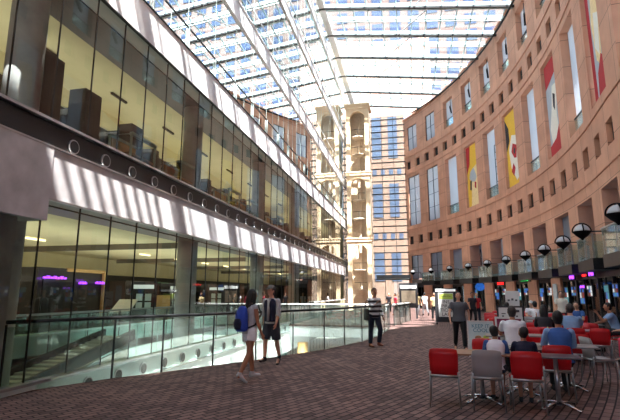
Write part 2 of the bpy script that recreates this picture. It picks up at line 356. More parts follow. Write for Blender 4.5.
    if hairstyle == 'long':
        h.loft([(hp(0, -.06, .04), .085*s, .06*s), (hp(0, -.09, -.08), .09*s, .05*s), (hp(0, -.1, -.22), .085*s, .035*s), (hp(0, -.1, -.33), .05*s, .02*s)], n=12)
        for sx in (-1, 1): h.loft([(hp(sx*.07, 0, .04), .025*s, .045*s), (hp(sx*.085, -.01, -.06), .02*s, .045*s), (hp(sx*.08, -.03, -.2), .02*s, .03*s)], n=8)
    if hairstyle == 'bun': h.sph(hp(0, -.1, .06), .045*s, 10)
    ho = remesh(h, 'hair', hair, vox*.8, root, 2)
    # keep the face clear
    bm = bmesh.new(); bm.from_mesh(ho.data); Ri = Rh.inverted()
    dl = []
    for v_ in bm.verts:
        q = Ri @ (v_.co/s-hd)
        if q.y > .035 and q.z < .055: dl.append(v_)
    bmesh.ops.delete(bm, geom=dl, context='VERTS'); bm.to_mesh(ho.data); bm.free()
    so_ = ho.modifiers.new('t', 'SOLIDIFY'); so_.thickness = .008; so_.offset = -1
    if hat:
        h = MB(); h.sph(hp(0, -.01, .045), (.096*s, .112*s, .095*s), 14, rot=Rh)
        c = remesh(h, 'cap', hat, vox*.8, root, 2); bm = bmesh.new(); bm.from_mesh(c.data)
        bmesh.ops.delete(bm, geom=[v_ for v_ in bm.verts if (Ri @ (v_.co/s-hd)).z < .04], context='VERTS'); bm.to_mesh(c.data); bm.free()
        c.modifiers.new('t', 'SOLIDIFY').thickness = .008
        h = MB(); vs = [hp(.08*cos(pi*i/8), .075+.085*sin(pi*i/8), .045-.02*sin(pi*i/8)) for i in range(9)]; n9 = len(vs)
        h.add(vs+[v_+V((0, 0, .012)) for v_ in vs], [tuple(range(n9)), tuple(range(n9, 2*n9))]+[(i, (i+1) % n9, n9+(i+1) % n9, n9+i) for i in range(n9)]); h.build('cap_peak', hat, c)
    # top
    c = MB(); g = .018
    hem = hip+V((0, 0, -.05)) if 'sit' not in ps_ else hip+V((0, 0, -.04))
    lf(c, [(hem, .172*wd+g*.4, .125+g), (hip+tv*.08, .15*wd+g, .11+g), (wa, .135*wd+g, .1+g), (ch, .158*wd+g, .112+g), (hip+tv*.455, .17*wd+g, .095+g), (sh+tv*.04, .12*wd, .075), (nb+tv*.0, .07, .066)], n=20)
    for a in A:
        sl = MB() if sleevem else c
        sl.sph(S(a['s']), (.052+g*.6)*s, 10)
        if sleeve == 'short': lf(sl, [(a['s'], .048+g, .048+g), (a['s'].lerp(a['e'], .62), .05+g, .05+g)], n=12)
        elif sleeve == 'long':
            lf(sl, [(a['s'], .046+g, .046+g), (a['s'].lerp(a['e'], .5), .048+g, .048+g), (a['e'], .04+g, .04+g)], n=12); sl.sph(S(a['e']), (.04+g)*s, 10)
            lf(sl, [(a['e'], .04+g, .04+g), (a['w']-a['f']*.02, .03+g*.7, .03+g*.7)], n=12)
        elif sleeve == 'mid':
            lf(sl, [(a['s'], .047+g, .047+g), (a['e'], .042+g, .044+g)], n=12); sl.sph(S(a['e']), (.042+g)*s, 10); lf(sl, [(a['e'], .042+g, .042+g), (a['e'].lerp(a['w'], .35), .04+g, .04+g)], n=12)
        if sleevem: remesh(sl, 'sleeve', sleevem, vox*s, root, 3)
    remesh(c, 'shirt', top, vox*s, root, 4)
    if over:
        c = MB(); g2 = .036
        lf(c, [(hip+tv*.0, .175*wd+g2*.4, .13+g2), (wa, .14*wd+g2, .104+g2), (ch, .16*wd+g2, .114+g2), (hip+tv*.47, .155*wd+g2*.5, .098+g2), (sh+tv*.045, .1*wd, .08)], n=20)
        remesh(c, 'vest', over, vox*s, root, 3)
        c = MB(); c.loft([(S(hip+V((0, .165, .02))), .035*s, .02*s), (S(ch+V((0, .135, 0))), .035*s, .02*s), (S(sh+V((0, .1, .03))), .05*s, .03*s)], n=8); c.build('shirt_front', top, root)
    # bottom
    c = MB(); g = .016
    lf(c, [(hip+V((0, 0, -.1)), .14*wd, .1), (hip+V((0, 0, -.02)), .165*wd, .122), (hip+tv*.1, .15*wd, .112)], n=16)
    for l in L:
        c.sph(S(l['h']), (.09+g)*s, 10)
        if leg == 'long':
            lf(c, [(l['h'], .088+g, .088+g), (l['h'].lerp(l['k'], .45), .08+g, .082+g), (l['k'], .058+g, .06+g)], n=12); c.sph(S(l['k']), (.058+g)*s, 10)
            lf(c, [(l['k'], .058+g, .06+g), (l['k'].lerp(l['a'], .4), .055+g, .058+g), (l['a']+V((0, 0, .03)), .045+g, .048+g)], n=12)
        else:
            lf(c, [(l['h'], .09+g, .09+g), (l['h'].lerp(l['k'], shortlen), .088+g*1.4, .088+g*1.4)], n=12)
    remesh(c, 'trousers' if leg == 'long' else 'shorts', bottom, vox*s, root, 3)
    for l in L:
        c = MB(); dt = (l['t']-l['a']+V((0, 0, .045))).normalized() if l['tp'] else V((0, 1, 0)); an = l['a']
        lf(c, [(an-dt*.06+V((0, 0, -.03)), .036, .045), (an+dt*.0+V((0, 0, -.035)), .042, .052), (an+dt*.1+V((0, 0, -.052)), .047, .034), (an+dt*.185+V((0, 0, -.06)), .04, .024)], side=(1, 0, 0), n=12)
        lf(c, [(an+V((0, -.005, .03)), .044, .048), (an+V((0, 0, -.03)), .04, .05)], n=12)
        remesh(c, 'shoe', shoe, max(.009, vox*.9), root, 2)
    root['_'] = 0; del root['_']
    info = dict(root=root, s=s, hip=hip*s, ch=ch*s, sh=sh*s, nb=nb*s, A=[{k: v*s for k, v in a.items() if k != 'f'} for a in A], hd=hd*s)
    return info
R = RA
# woman with a backpack walking away to the right
wm = figure('woman with long dark hair in white shorts walking with a blue backpack', -3.12, 8.72, R(-36), 1.68, 'gentle', 'lgrey', 'none', None, 'shirtwhite', 'short', 'lgrey', 'skin2', 'hair', 'long', .009, shortlen=.42, width=.9)
def on(info, v):   # local to world
    r_ = info['root']; return Matrix.Rotation(r_.rotation_euler.z, 3, 'Z') @ V(v)+V(r_.location)
bp_ = thing('backpack', 'blue and black backpack on the back of the woman in white shorts', 'backpack', on(wm, wm['ch']+V((0, -.2, -.12))), wm['root'].rotation_euler.z)
m = MB(); m.loft([((0, 0, -.23), .14, .08), ((0, -.01, -.18), .165, .11), ((0, -.01, .08), .155, .1), ((0, .01, .2), .11, .07), ((0, .02, .24), .05, .03)], n=18); remesh(m, 'pack_body', 'bluepack', .012, bp_, 3)
m = MB(); m.loft([((0, -.09, -.2), .1, .05), ((0, -.1, -.08), .12, .06), ((0, -.09, 0), .09, .04)], n=14); remesh(m, 'front_pocket', 'navy', .012, bp_, 3)
for sx in (-1, 1):
    m = MB(); m.tube([(sx*.09, .06, -.18), (sx*.15, .2, -.12), (sx*.13, .36, .08), (sx*.1, .3, .24), (sx*.08, .14, .27), (sx*.08, .05, .2)], .017); m.build('shoulder_strap', 'black', bp_)
m = MB(); m.tube([(-.04, 0, .23), (-.02, -.01, .28), (.02, -.01, .28), (.04, 0, .23)], .01); m.build('grab_handle', 'black', bp_)
# man with cap and vest coming towards her
figure('man in grey cap and navy vest walking in dark shorts beside the railing', -3.3, 10.75, R(165), 1.75, 'gentle2', 'lgrey', 'mid', None, 'shorts', 'short', 'ink', 'skin', 'greyhair', 'short', .01, shortlen=.98, width=1.06, over='navy', hat='cap', head_turn=-15)
# man in the striped sweater
sm_ = figure('man in black and white striped sweater and dark jeans standing with hand at mouth', -1.22, 14.9, R(215), 1.8, 'drink', 'stripes', 'long', None, 'jeans', 'long', 'brownshoe', 'skin2', 'brownhair', 'short', .01, width=1.0)
bag = thing('shoulder_bag', 'black shoulder bag hanging at the hip of the man in the striped sweater', 'bag', on(sm_, sm_['hip']+V((.27, 0, .08))), sm_['root'].rotation_euler.z)
m = MB(); m.loft([((0, 0, -.22), .05, .14), ((0, 0, -.18), .06, .16), ((0, 0, .1), .05, .15), ((0, 0, .14), .03, .14)], n=14); remesh(m, 'bag_body', 'black', .012, bag, 3)
m = MB(); m.tube([(0, .12, .1), (-.05, .13, .4), (-.1, .03, .47), (-.06, -.12, .36), (0, -.12, .1)], .012); m.build('strap', 'black', bag)
# man in grey
figure('heavy set man in charcoal tee shirt and black trousers walking towards the viewer', 1.28, 14.3, R(182), 1.65, 'stride', 'charcoal', 'short', None, 'pants', 'long', 'ink', 'skin', 'greyhair', 'short', .01, width=1.2, head_tilt=-12)
# seated
figure('boy in white top with blue sleeves sitting at the brown table', 1.2, 7.72, R(-8), 1.32, 'sit', 'shirtwhite', 'mid', 'blue', 'shorts', 'short', 'ink', 'skin2', 'hair', 'short', .009, head_turn=-25, head_tilt=-32, shortlen=.9)
figure('boy in navy tee shirt sitting on a red chair at the dark table', 1.6, 7.66, R(-6), 1.3, 'sit', 'navy', 'short', None, 'shorts', 'short', 'ink', 'skin2', 'hair', 'short', .009, head_turn=30, head_tilt=-32, shortlen=.9)
figure('man in blue shirt with pale sleeves seen from behind at the grey table', 2.36, 8.6, R(-6), 1.68, 'sit', 'blue', 'long', 'lblue', 'pants', 'long', 'ink', 'skin2', 'hair', 'short', .009, width=1.1, head_tilt=-14)
figure('man in white shirt with short dark hair seated beyond the boys', 2.0, 10.45, R(-4), 1.74, 'sit', 'shirtwhite', 'short', None, 'pants', 'long', 'ink', 'skin2', 'greyhair', 'short', .011, width=1.12, head_tilt=-12)
figure('man in light blue shirt seated in the back rows right of centre', 3.74, 12.58, R(-6), 1.76, 'sit', 'lblue', 'short', None, 'jeans', 'long', 'ink', 'skin', 'greyhair', 'short', .013, width=1.1, head_tilt=-20)
figure('person in black top bending forward in the back rows beside the light blue shirt', 3.2, 12.8, R(-10), 1.7, 'elbow', 'blackcloth', 'long', None, 'pants', 'long', 'ink', 'skin2', 'hair', 'long', .013)
figure('man in pale blue shirt leaning his head on one hand at the right', 5.7, 15.2, R(80), 1.74, 'elbow', 'lblue', 'short', None, 'shorts', 'short', 'ink', 'skin2', 'hair', 'short', .012, head_turn=10, shortlen=.9)
figure('person in pale pink top sitting at the right edge', 5.3, 12.8, R(60), 1.66, 'sit', 'whitecloth', 'short', None, 'pinkc', 'long', 'ink', 'skin', 'hair', 'short', .013)
figure('person in blue sitting behind the tables left of the leaning man', 5.45, 17.6, R(150), 1.68, 'sit', 'blue', 'short', None, 'jeans', 'long', 'ink', 'skin', 'hair', 'short', .015)
figure('person in white top seated far back left of the tan pier', 4.35, 18.5, R(0), 1.68, 'sit', 'shirtwhite', 'short', None, 'jeans', 'long', 'ink', 'skin', 'hair', 'short', .015)
figure('person in white shirt and cap seated far back in the middle of the rows', 4.6, 20.3, R(170), 1.66, 'sit', 'shirtwhite', 'short', None, 'navy', 'long', 'ink', 'skin', 'greyhair', 'short', .016, hat='white')
figure('person in pink white top standing by the tan pier beyond the tables', 5.9, 20.9, R(170), 1.72, 'stand', 'whitecloth', 'short', None, 'shorts', 'long', 'ink', 'skin', 'greyhair', 'short', .015)
figure('person in dark jacket seated among the far rows near the notice board', 3.05, 16.75, R(-8), 1.66, 'sit', 'blackcloth', 'long', None, 'pants', 'long', 'ink', 'skin', 'hair', 'short', .016)
# distant walkers
W_ = [
 (at(434, 30), 190, 'stand', 'creamcloth', 'pants', 'person in cream top and dark trousers standing left of the poster stand', 'hair'),
 (at(425, 36), 20, 'walk', 'shirtwhite', 'lgrey', 'person in white walking past the far end, left of the cream topped one', 'hair'),
 (at(417, 33), 200, 'walk2', 'creamcloth', 'lgrey', 'person in cream clothes walking right of the dark display screen', 'brownhair'),
 (at(404.5, 34), 170, 'stand', 'pinkc', 'jeans', 'person in bright pink top in front of the dark display screen', 'brownhair'),
 (at(396, 36), 100, 'walk', 'pinkc', 'pants', 'person in pink top walking left of the dark display screen', 'hair'),
 (at(389, 40), 180, 'stand', 'blackcloth', 'pants', 'person in black standing beyond the striped sweater man', 'hair'),
 (at(472, 26), 185, 'walk', 'blackcloth', 'pants', 'person in black walking right of the man in grey', 'hair'),
 (at(476.5, 27.5), 180, 'stand', 'redcloth', 'jeans', 'small person in red beside the person in black near the shops', 'brownhair'),
 (at(328, 36), 90, 'walk', 'shirtwhite', 'jeans', 'person in white top and jeans walking left, nearest the stair tower', 'hair'),
 (at(311, 37), 180, 'stand', 'shirtwhite', 'blackcloth', 'person in white top and black skirt with a pale bag beyond the glass', 'hair'),
 (at(303, 37), 200, 'walk', 'lgrey', 'jeans', 'person in grey top and jeans walking beyond the glass', 'brownhair'),
 (at(295, 41), 180, 'stand', 'pinkc', 'jeans', 'person in pink top standing beyond the glass by the tan column', 'hair'),
 (at(234, 32), 250, 'walk', 'blackcloth', 'jeans', 'person in black striding inside the library, nearest the woman with a backpack', 'hair'),
 (at(228, 35), 100, 'walk2', 'lgrey', 'shorts', 'person in grey inside the library beside the striding one in black', 'hair'),
 (at(220, 36), 180, 'stand', 'redcloth', 'jeans', 'person in red top inside the library', 'brownhair'),
 (at(212, 33), 190, 'stand', 'creamcloth', 'pants', 'person in cream top with fair hair standing inside the library', 'brownhair'),
 (at(272, 46), 90, 'walk', 'lgrey', 'jeans', 'person in grey far inside the library right of the capped man', 'hair'),
]
for (p, a, ps2, tp_, bt_, lb, hr) in W_:
    figure(lb, p[0], p[1], R(a), 1.64+.1*random.random(), ps2, tp_, random.choice(['short', 'long']), None, bt_, 'long', 'ink', random.choice(['skin', 'skin2']), hr, 'short', .02)
# ------------------------------------------------------------------ world and sun
w = bpy.data.worlds.new('sky'); SC.world = w; w.use_nodes = True; t = w.node_tree; t.nodes.clear()
o = N(t, 'ShaderNodeOutputWorld'); bg = N(t, 'ShaderNodeBackground'); tc = N(t, 'ShaderNodeTexCoord')
n = N(t, 'ShaderNodeTexNoise'); n.inputs['Scale'].default_value = 2.6; n.inputs['Detail'].default_value = 5
r = N(t, 'ShaderNodeValToRGB'); r.color_ramp.elements[0].position = .42; r.color_ramp.elements[1].position = .58
r.color_ramp.elements[0].color = srgb((150, 196, 246))+(1,); r.color_ramp.elements[1].color = srgb((250, 252, 255))+(1,)
t.links.new(tc.outputs['Generated'], n.inputs[0]); t.links.new(n.outputs['Fac'], r.inputs[0]); t.links.new(r.outputs[0], bg.inputs[0])
bg.inputs[1].default_value = 1.1; t.links.new(bg.outputs[0], o.inputs[0])
SUN = Vector((-.26, .5, -1)).normalized()
sl = bpy.data.lights.new('sun', 'SUN'); sl.energy = 16.0; sl.angle = .012; sl.color = (1, .95, .88)
so = bpy.data.objects.new('sun', sl); COL.objects.link(so); so.rotation_euler = SUN.to_track_quat('-Z', 'Y').to_euler()
def area(name, loc, rot, sx, sy, e, c=(1, .86, .62)):
    l = bpy.data.lights.new(name, 'AREA'); l.shape = 'RECTANGLE'; l.size = sx; l.size_y = sy; l.energy = e; l.color = c
    o = bpy.data.objects.new(name, l); COL.objects.link(o); o.location = loc; o.rotation_euler = rot; return o

# ------------------------------------------------------------------ curved colonnade
_T = [(CXC+RC*cos(RA(-8)), CYC+RC*sin(RA(-8)))]
def _phi(u):
    if u >= -8: return u
    return -8+5*min(1, (-8-u)/7)
for i in range(900):
    u = -8-.05*(i+.5); ph = RA(_phi(u)); x, y = _T[-1]; _T.append((x+.05*.934*sin(ph), y-.05*.934*cos(ph)))
def WP(u, r):
    """point on the curve: u along it in degrees of arc, r radius"""
    if u >= -8: return (CXC+r*cos(RA(u)), CYC+r*sin(RA(u)))
    k = min(899.0, (-8-u)/.05); i = int(k); f_ = k-i
    x = _T[i][0]*(1-f_)+_T[i+1][0]*f_; y = _T[i][1]*(1-f_)+_T[i+1][1]*f_; ph = RA(_phi(u))
    return (x+(r-RC)*cos(ph), y+(r-RC)*sin(ph))
CJ = [31.7-4.46*j for j in range(14)]
HW, HQ, HT = 1.34, .5, 1.12
ZB = [0, 6.1, 7.5, 8.5, 9.8, 15.9, 16.95, 17.95, 19.3, 22.4, 23.6]
holes = []
for j, c in enumerate(CJ):
    if j < 12: holes += [(c-HW, c+HW, 0, 6.1), (c-HW, c+HW, 9.8, 15.9), (c-HT, c+HT, 19.3, 22.4)]
    for q in (-1.115, 1.115):
        if j < 12: holes += [(c+q-HQ, c+q+HQ, 7.5, 8.5), (c+q-HQ, c+q+HQ, 16.95, 17.95)]
us = sorted(set([round(v, 3) for h in holes for v in h[:2]]+[-43.5, -36, -28, 33.74]))
us = [u for u in us if u <= 33.74]
Ufine = []
for a, b in zip(us, us[1:]):
    k = max(1, int((b-a)/1.2)); Ufine += [a+(b-a)*i/k for i in range(k)]
Ufine.append(us[-1])
def solid(u, z):
    for h in holes:
        if h[0]-1e-3 < u < h[1]+1e-3 and h[2] < z < h[3]: return False
    return True
RO = RC+1.0
wall = MB(); uvs = []
nu, nz = len(Ufine)-1, len(ZB)-1
S = [[solid((Ufine[i]+Ufine[i+1])/2, (ZB[k]+ZB[k+1])/2) for k in range(nz)] for i in range(nu)]
def quad(ps, uv): wall.add(ps, [(0, 1, 2, 3)]); uvs.append(uv)
for i in range(nu):
    u0, u1 = Ufine[i], Ufine[i+1]; s0, s1 = u0*.934, u1*.934
    for k in range(nz):
        if not S[i][k]: continue
        z0, z1 = ZB[k], ZB[k+1]
        a0, a1, b0, b1 = WP(u0, RC), WP(u1, RC), WP(u0, RO), WP(u1, RO)
        quad([a0+(z0,), a1+(z0,), a1+(z1,), a0+(z1,)], [(s0, z0), (s1, z0), (s1, z1), (s0, z1)])
        quad([b0+(z0,), b0+(z1,), b1+(z1,), b1+(z0,)], [(s0, z0), (s0, z1), (s1, z1), (s1, z0)])
        if i == 0 or not S[i-1][k]: quad([a0+(z0,), a0+(z1,), b0+(z1,), b0+(z0,)], [(.3, z0+.1), (.3, z1), (1.3, z1), (1.3, z0+.1)])
        if i == nu-1 or not S[i+1][k]: quad([a1+(z0,), b1+(z0,), b1+(z1,), a1+(z1,)], [(.3, z0), (1.3, z0), (1.3, z1), (.3, z1)])
        if k == 0 or not S[i][k-1]: quad([a0+(z0,), b0+(z0,), b1+(z0,), a1+(z0,)], [(s0, .3), (s0, 1.3), (s1, 1.3), (s1, .3)])
        if k == nz-1 or not S[i][k+1]: quad([a0+(z1,), a1+(z1,), b1+(z1,), b0+(z1,)], [(s0, .3), (s1, .3), (s1, 1.3), (s0, 1.3)])
me = bpy.data.meshes.new('wall_right'); me.from_pydata(wall.v, [], wall.f); me.materials.append(M['precast'])
ul = me.uv_layers.new(name='UVMap'); k = 0
for uv in uvs:
    for p in uv: ul.data[k].uv = p; k += 1
wr = bpy.data.objects.new('wall_right', me); COL.objects.link(wr); wr['kind'] = 'structure'
def ring(mb, r0, r1, z0, z1, u0=-43.5, u1=33.74, step=1.115, mi=0):
    k = max(1, int((u1-u0)/step)); L = [u0+(u1-u0)*i/k for i in range(k+1)]
    n = len(L); vs = []
    for r in (r0, r1):
        for z in (z0, z1): vs += [WP(u, r)+(z,) for u in L]
    fs = []
    for i in range(n-1):
        A, B, C, D = i, n+i, 2*n+i, 3*n+i
        fs += [(A, A+1, B+1, B), (C, D, D+1, C+1), (A, C, C+1, A+1), (B, B+1, D+1, D)]
    fs += [(0, n, 3*n, 2*n), (n-1, 3*n-1, 4*n-1, 2*n-1)]
    return mb.add(vs, fs, mi)
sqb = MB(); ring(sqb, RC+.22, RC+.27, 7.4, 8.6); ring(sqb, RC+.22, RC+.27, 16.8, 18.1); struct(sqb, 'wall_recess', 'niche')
# string courses
tr = MB()
for z in (6.75, 9.3, 16.35, 18.5): ring(tr, RC-.05, RC+.02, z, z+.07)
ring(tr, RC-.12, RC+1.05, 23.6, 23.8)
struct(tr, 'trim_1', 'plain_precast')
# arcade slabs behind the wall
sb = MB(); ring(sb, RC+.02, RC+7, 2.8, 3.25); ring(sb, RO, RC+4, 6.3, 6.7); ring(sb, RO, RC+2.2, 9.3, 9.55); ring(sb, RO, RC+2.2, 18.5, 18.8)
struct(sb, 'ceiling_arcade', 'slab')
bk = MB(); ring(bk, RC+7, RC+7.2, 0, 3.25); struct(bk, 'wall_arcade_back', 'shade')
# mezzanine windows behind the arcade
mz = MB(); ring(mz, RC+3.9, RC+3.93, 3.25, 6.3, -30, 33.7); wz = struct(mz, 'window_1', 'bluewin')
mf = MB()
for j, c in enumerate(CJ[:11]):
    for q in (-2.23, -1.1, 0, 1.1):
        p = WP(c+q, RC+3.86); mf.obox((p[0], p[1], 4.78), .1, .12, 3.05, RA(c))
for z in (4.2, 5.2): ring(mf, RC+3.82, RC+3.9, z, z+.08, -30, 33.7)
mf.build('window_frame', 'frame', wz)
# frosted panes half closing some mezzanine openings
for j, (a, b) in {2: (-1.3, 1.3), 3: (-1.3, -.3), 4: (-1.3, 0), 6: (-1.3, -.2), 7: (-.2, 1.2), 9: (-1.3, -.4), 10: (-.9, 1.2)}.items():
    g = MB(); ring(g, RC+.4, RC+.42, 3.25, 6.1, CJ[j]+a, CJ[j]+b); struct(g, 'window_pane', 'frost')
# shop fronts
for j, c in enumerate(CJ[:13]):
    a, b = c-HW, min(33.6, c+HW)
    g = MB(); ring(g, RC+.2, RC+.22, 0, 2.35, a, b); sw = struct(g, 'window_2', 'g_clear')
    f_ = MB()
    for q_ in (a+.05, c-.45, c+.45, b-.05):
        p = WP(q_, RC+.17); f_.obox((p[0], p[1], 1.2), .08, .09, 2.4, RA(c))
    ring(f_, RC+.12, RC+.22, 2.3, 2.8, a, b); ring(f_, RC+.15, RC+.22, 0, .12, a, b); f_.build('window_frame', 'frame', sw)
fa = MB(); ring(fa, RC-.32, RC-.02, 2.3, 2.78, -30, CJ[8]+2.0); ring(fa, RC-.3, RC-.02, 0, 2.3, CJ[8]+1.8, CJ[8]+2.05); struct(fa, 'trim_22', 'black')
g = MB(); ring(g, RC-.26, RC-.24, 0, 2.3, -30, CJ[8]+1.8); sw = struct(g, 'window_13', 'g_clear'); f_ = MB(); u = CJ[8]+1.8
while u > -26: p = WP(u, RC-.27); f_.obox((p[0], p[1], 1.15), .07, .07, 2.3, RA(max(-8, u))); u -= 1.3
f_.build('window_frame', 'frame', sw)
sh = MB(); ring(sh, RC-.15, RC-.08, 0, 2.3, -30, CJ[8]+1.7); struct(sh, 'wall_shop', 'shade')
# sky-side glazing of the two far bays
for j in (0, 1):
    for (z0, z1, hw) in ((9.8, 15.9, HW), (19.3, 22.4, HT), (3.3, 6.1, HW)):
        g = MB(); ring(g, RC+.14, RC+.15, z0, z1, CJ[j]-hw, min(33.6, CJ[j]+hw)); gw = struct(g, 'window_3', 'frost')
        f_ = MB(); k = int((z1-z0)/1.3)
        for i in range(k+1): ring(f_, RC+.11, RC+.14, z0+(z1-z0-.05)*i/k, z0+(z1-z0-.05)*i/k+.04, CJ[j]-hw, min(33.6, CJ[j]+hw))
        for q in (-hw+.05, 0, hw-.05):
            p = WP(CJ[j]+q, RC+.12); f_.obox((p[0], p[1], (z0+z1)/2), .06, .06, z1-z0, RA(CJ[j]))
        f_.build('window_frame', 'frame', gw)
# glass guards and pale screens in the tall openings without a banner, guards in the top row
for j in range(2, 11):
    for (z0, hw, on) in ((9.8, HW, j % 2 == 0), (19.3, HT, True)):
        if not on: continue
        g = MB(); ring(g, RC+.3, RC+.32, z0, z0+1.0, CJ[j]-hw, CJ[j]+hw); gw = struct(g, 'window_4', 'g_rail')
        h = MB(); ring(h, RC+.28, RC+.34, z0+1.0, z0+1.05, CJ[j]-hw, CJ[j]+hw); h.build('guard_rail', 'darkmetal', gw)
for j in range(2, 13):
    for (z0, z1, hw) in ((9.8, 15.9, HW), (19.3, 22.4, HT)):
        g = MB(); ring(g, RC+.42, RC+.43, z0, z1, CJ[j]-hw, CJ[j]+hw); fp = struct(g, 'window_pane', 'frost')
        if z0 < 10 and j % 4 == 0:
            f_ = MB()
            for k in range(8): ring(f_, RC+.38, RC+.42, z0+.65*k, z0+.65*k+.06, CJ[j]-1.3, CJ[j]-.1)
            for e_ in (-1.28, -.7, -.1): p_ = WP(CJ[j]+e_, RC+.4); f_.obox((p_[0], p_[1], z0+2.3), .05, .06, 4.6, RA(CJ[j]))
            f_.build('window_frame', 'frame', fp)
    if j > 1:
        g = MB(); p = WP(CJ[j]-.3, RC+.2); g.beam((p[0]-.1, p[1]-.4, 21.3), (p[0]+.1, p[1]+.4, 20.9), .14, .22); g.tube([(p[0], p[1], 21.1), (p[0], p[1], 22.4)], .03)
        tag(g.build('ceiling_speaker', 'black'), 'dark loudspeaker hanging in a small opening high on the curved wall', 'speaker', 'dark loudspeakers in the top row of openings')
# ------------------------------------------------------------------ floors and void
XF = -6.5
edge = [(-6.69, 6.7), (-5.84, 8.46), (-5.24, 9.3), (-3.9, 11.5), (-2.6, 14.0), (-1.75, 16.6), (-1.3, 19.5), (-1.15, 22.5)]
poly = edge+[(-1.15, 24.2), (XF, 24.2), (XF, 59), (9, 59), (11, 45), (17, 40), (17, -13), (-6.69, -13)]
fl = MB(); fl.prism(poly, -.06, 0); struct(fl, 'floor', 'paver')
fs = MB(); fs.prism([(p[0]+.03, p[1]) for p in edge]+[(-1.12, 24.25), (XF, 24.25), (XF, 26), (1, 26), (6, 14), (6, -3), (-6.69, -3)], -.6, -.062); struct(fs, 'floor_slab', 'spandrel')
g = MB(); g.box(-160, 160, -60, 260, -4.9, -4.65); struct(g, 'ground', 'pfloor')
# inner library floor
lf = MB(); lf.box(-30, -10.0, 4, 60, -.25, 0); lf.box(-10.0, XF, 24.2, 60, -.25, 0); struct(lf, 'floor_library', 'dfloor')
# frosted void wall under the library floor
vw = MB(); vw.box(-10.2, -10.0, 4, 24.2, -4.65, .5); vw.box(-10.25, -9.95, 4, 24.2, .5, .56); vw.box(-10, -6.6, 24.2, 24.4, -4.65, -.25); v = struct(vw, 'wall_void', 'g_frost')
vf = MB()
for i in range(15):
    y = 4.5+i*1.4; vf.box(-9.99, -9.96, y, y+.04, -4.65, .5)
for z in (-.3, -1.1, -1.9, -2.7, -3.6): vf.box(-9.99, -9.96, 4, 24.2, z, z+.04)
vf.build('panel_joint', 'steelgreen', v)

# ------------------------------------------------------------------ library facade
Y0, Y1 = 5.6, 58.0
def curtain(idx, z0, z1, gm, ya=Y0, fm_='darkmetal', fwid=.014):
    g = MB(); g.add([(XF, ya, z0), (XF, Y1, z0), (XF, Y1, z1), (XF, ya, z1)], [(0, 1, 2, 3)]); o = struct(g, 'window_%d' % idx, gm)
    f_ = MB(); y = 5.96+.0
    while y < Y1:
        if y > ya: f_.box(XF-.03, XF+.004, y, y+fwid, z0, z1)
        y += .99
    f_.build('window_frame', fm_, o); return o
levels = [(-1.3, .95, .1), (3.36, .94, 4.78), (8.05, .95, 9.75), (12.45, .8, 14.1), (17.35, .6, 18.8), (22.0, .5, 23.0)]
top = 25.2
for i, (z, h, cap) in enumerate(levels):
    y0 = Y0 if i != 3 else 4
    s = MB(); s.box(XF-.45, XF+.06, y0, Y1, z, z+h)
    sp = struct(s, 'trim_%d' % (i+2), 'spandrel' if i != 1 else 'concrete')
    c = MB(); c.box(XF-.1, XF+(.12 if i < 2 else .02), y0, Y1, cap, cap+.05); c.box(XF-.1, XF+.1, y0, Y1, z+h, z+h+.035); c.box(XF, XF+.08, y0, Y1, z-.03, z); c.build('cap_rail', 'alu' if i < 2 else 'darkmetal' if i == 2 else 'whitesteel', sp)
    if i == 0:
        b = MB(); b.box(XF-.1, XF+.02, Y0, Y1, z+h, cap); b.build('band_panel', 'g_frost', sp)
    if i == 1:
        b = MB(); b.box(XF-.1, XF+.02, Y0, Y1, z+h, cap); b.build('band_panel', 'black', sp)
    if i < 2:
        for k in range(40):
            y = 7.55+.99*k; r_ = .12; zc = z+h+.2
            p = MB(); p.loft([((XF+.02, y, zc), r_*1.2, r_*1.2), ((XF+.05, y, zc), r_*1.2, r_*1.2)], side=(0, 1, 0), n=16, mi=1)
            p.loft([((XF+.05, y, zc), r_, r_), ((XF+.056, y, zc), r_, r_)], side=(0, 1, 0), n=16)
            p.build('porthole', ['black', 'alu'], sp)
    if i == 2:
        for k in range(50):
            y = 6+1.98*k; p = MB(); p.beam((XF+.04, y, z+h), (XF+.04, y, cap), .035, .035); p.build('rail_post', 'steelgreen', sp)
            if k % 1 == 0 and k > 30: break
curtain(5, -4.65, -1.3, 'g_low'); curtain(6, .15, 3.33, 'g_low'); curtain(7, 4.83, 8.02, 'g_low')
curtain(8, 9.0, 12.42, 'g_high', fm_='steelgreen', fwid=.012); curtain(9, 13.25, 17.32, 'g_high', fm_='steelgreen', fwid=.012); curtain(10, 17.95, 21.97, 'g_high', fm_='steelgreen', fwid=.012); curtain(11, 22.5, top, 'g_high', fm_='steelgreen', fwid=.012)
# deep concrete downstand and column at the near end
b = MB(); b.box(XF-.5, XF+.09, 2, 7.0, 2.94, 4.34); b.box(XF-.9, XF-.1, 2, 6.55, -4.65, 2.94); struct(b, 'wall_near_left', 'concrete')
# interior slabs, soffits and back walls
il = MB()
for i, (z, h, cap) in enumerate(levels):
    if i == 0: continue
    il.box(-16, XF-.46, 4, Y1, z+.12, z+h)
struct(il, 'floor_upper', 'slab')
ce = MB(); ce.box(-16, -7.6, 4, Y1, 3.42, 3.47); ce.box(-16, -8.0, 4, Y1, 8.08, 8.16); struct(ce, 'ceiling', 'beige')
ce = MB(); ce.box(-8.0, XF-.46, 4, Y1, 8.02, 8.16); ce.box(-7.6, XF-.46, 4, Y1, 3.33, 3.47)
for z in (12.5, 17.4, 22.02, 25.1): ce.box(-14, XF-.46, 4, Y1, z, z+.1)
struct(ce, 'ceiling_edge', 'soffit')
bw = MB(); bw.box(-16.2, -16, 4, Y1, 0, 3.4); bw.box(-10.9, -10.7, 4, Y1, 4.3, 7.5)
for z0, z1 in ((9, 12.5), (13.2, 17.4), (17.9, 22), (22.5, 25.1)): bw.box(-11.2, -11, 4, Y1, z0, z1)
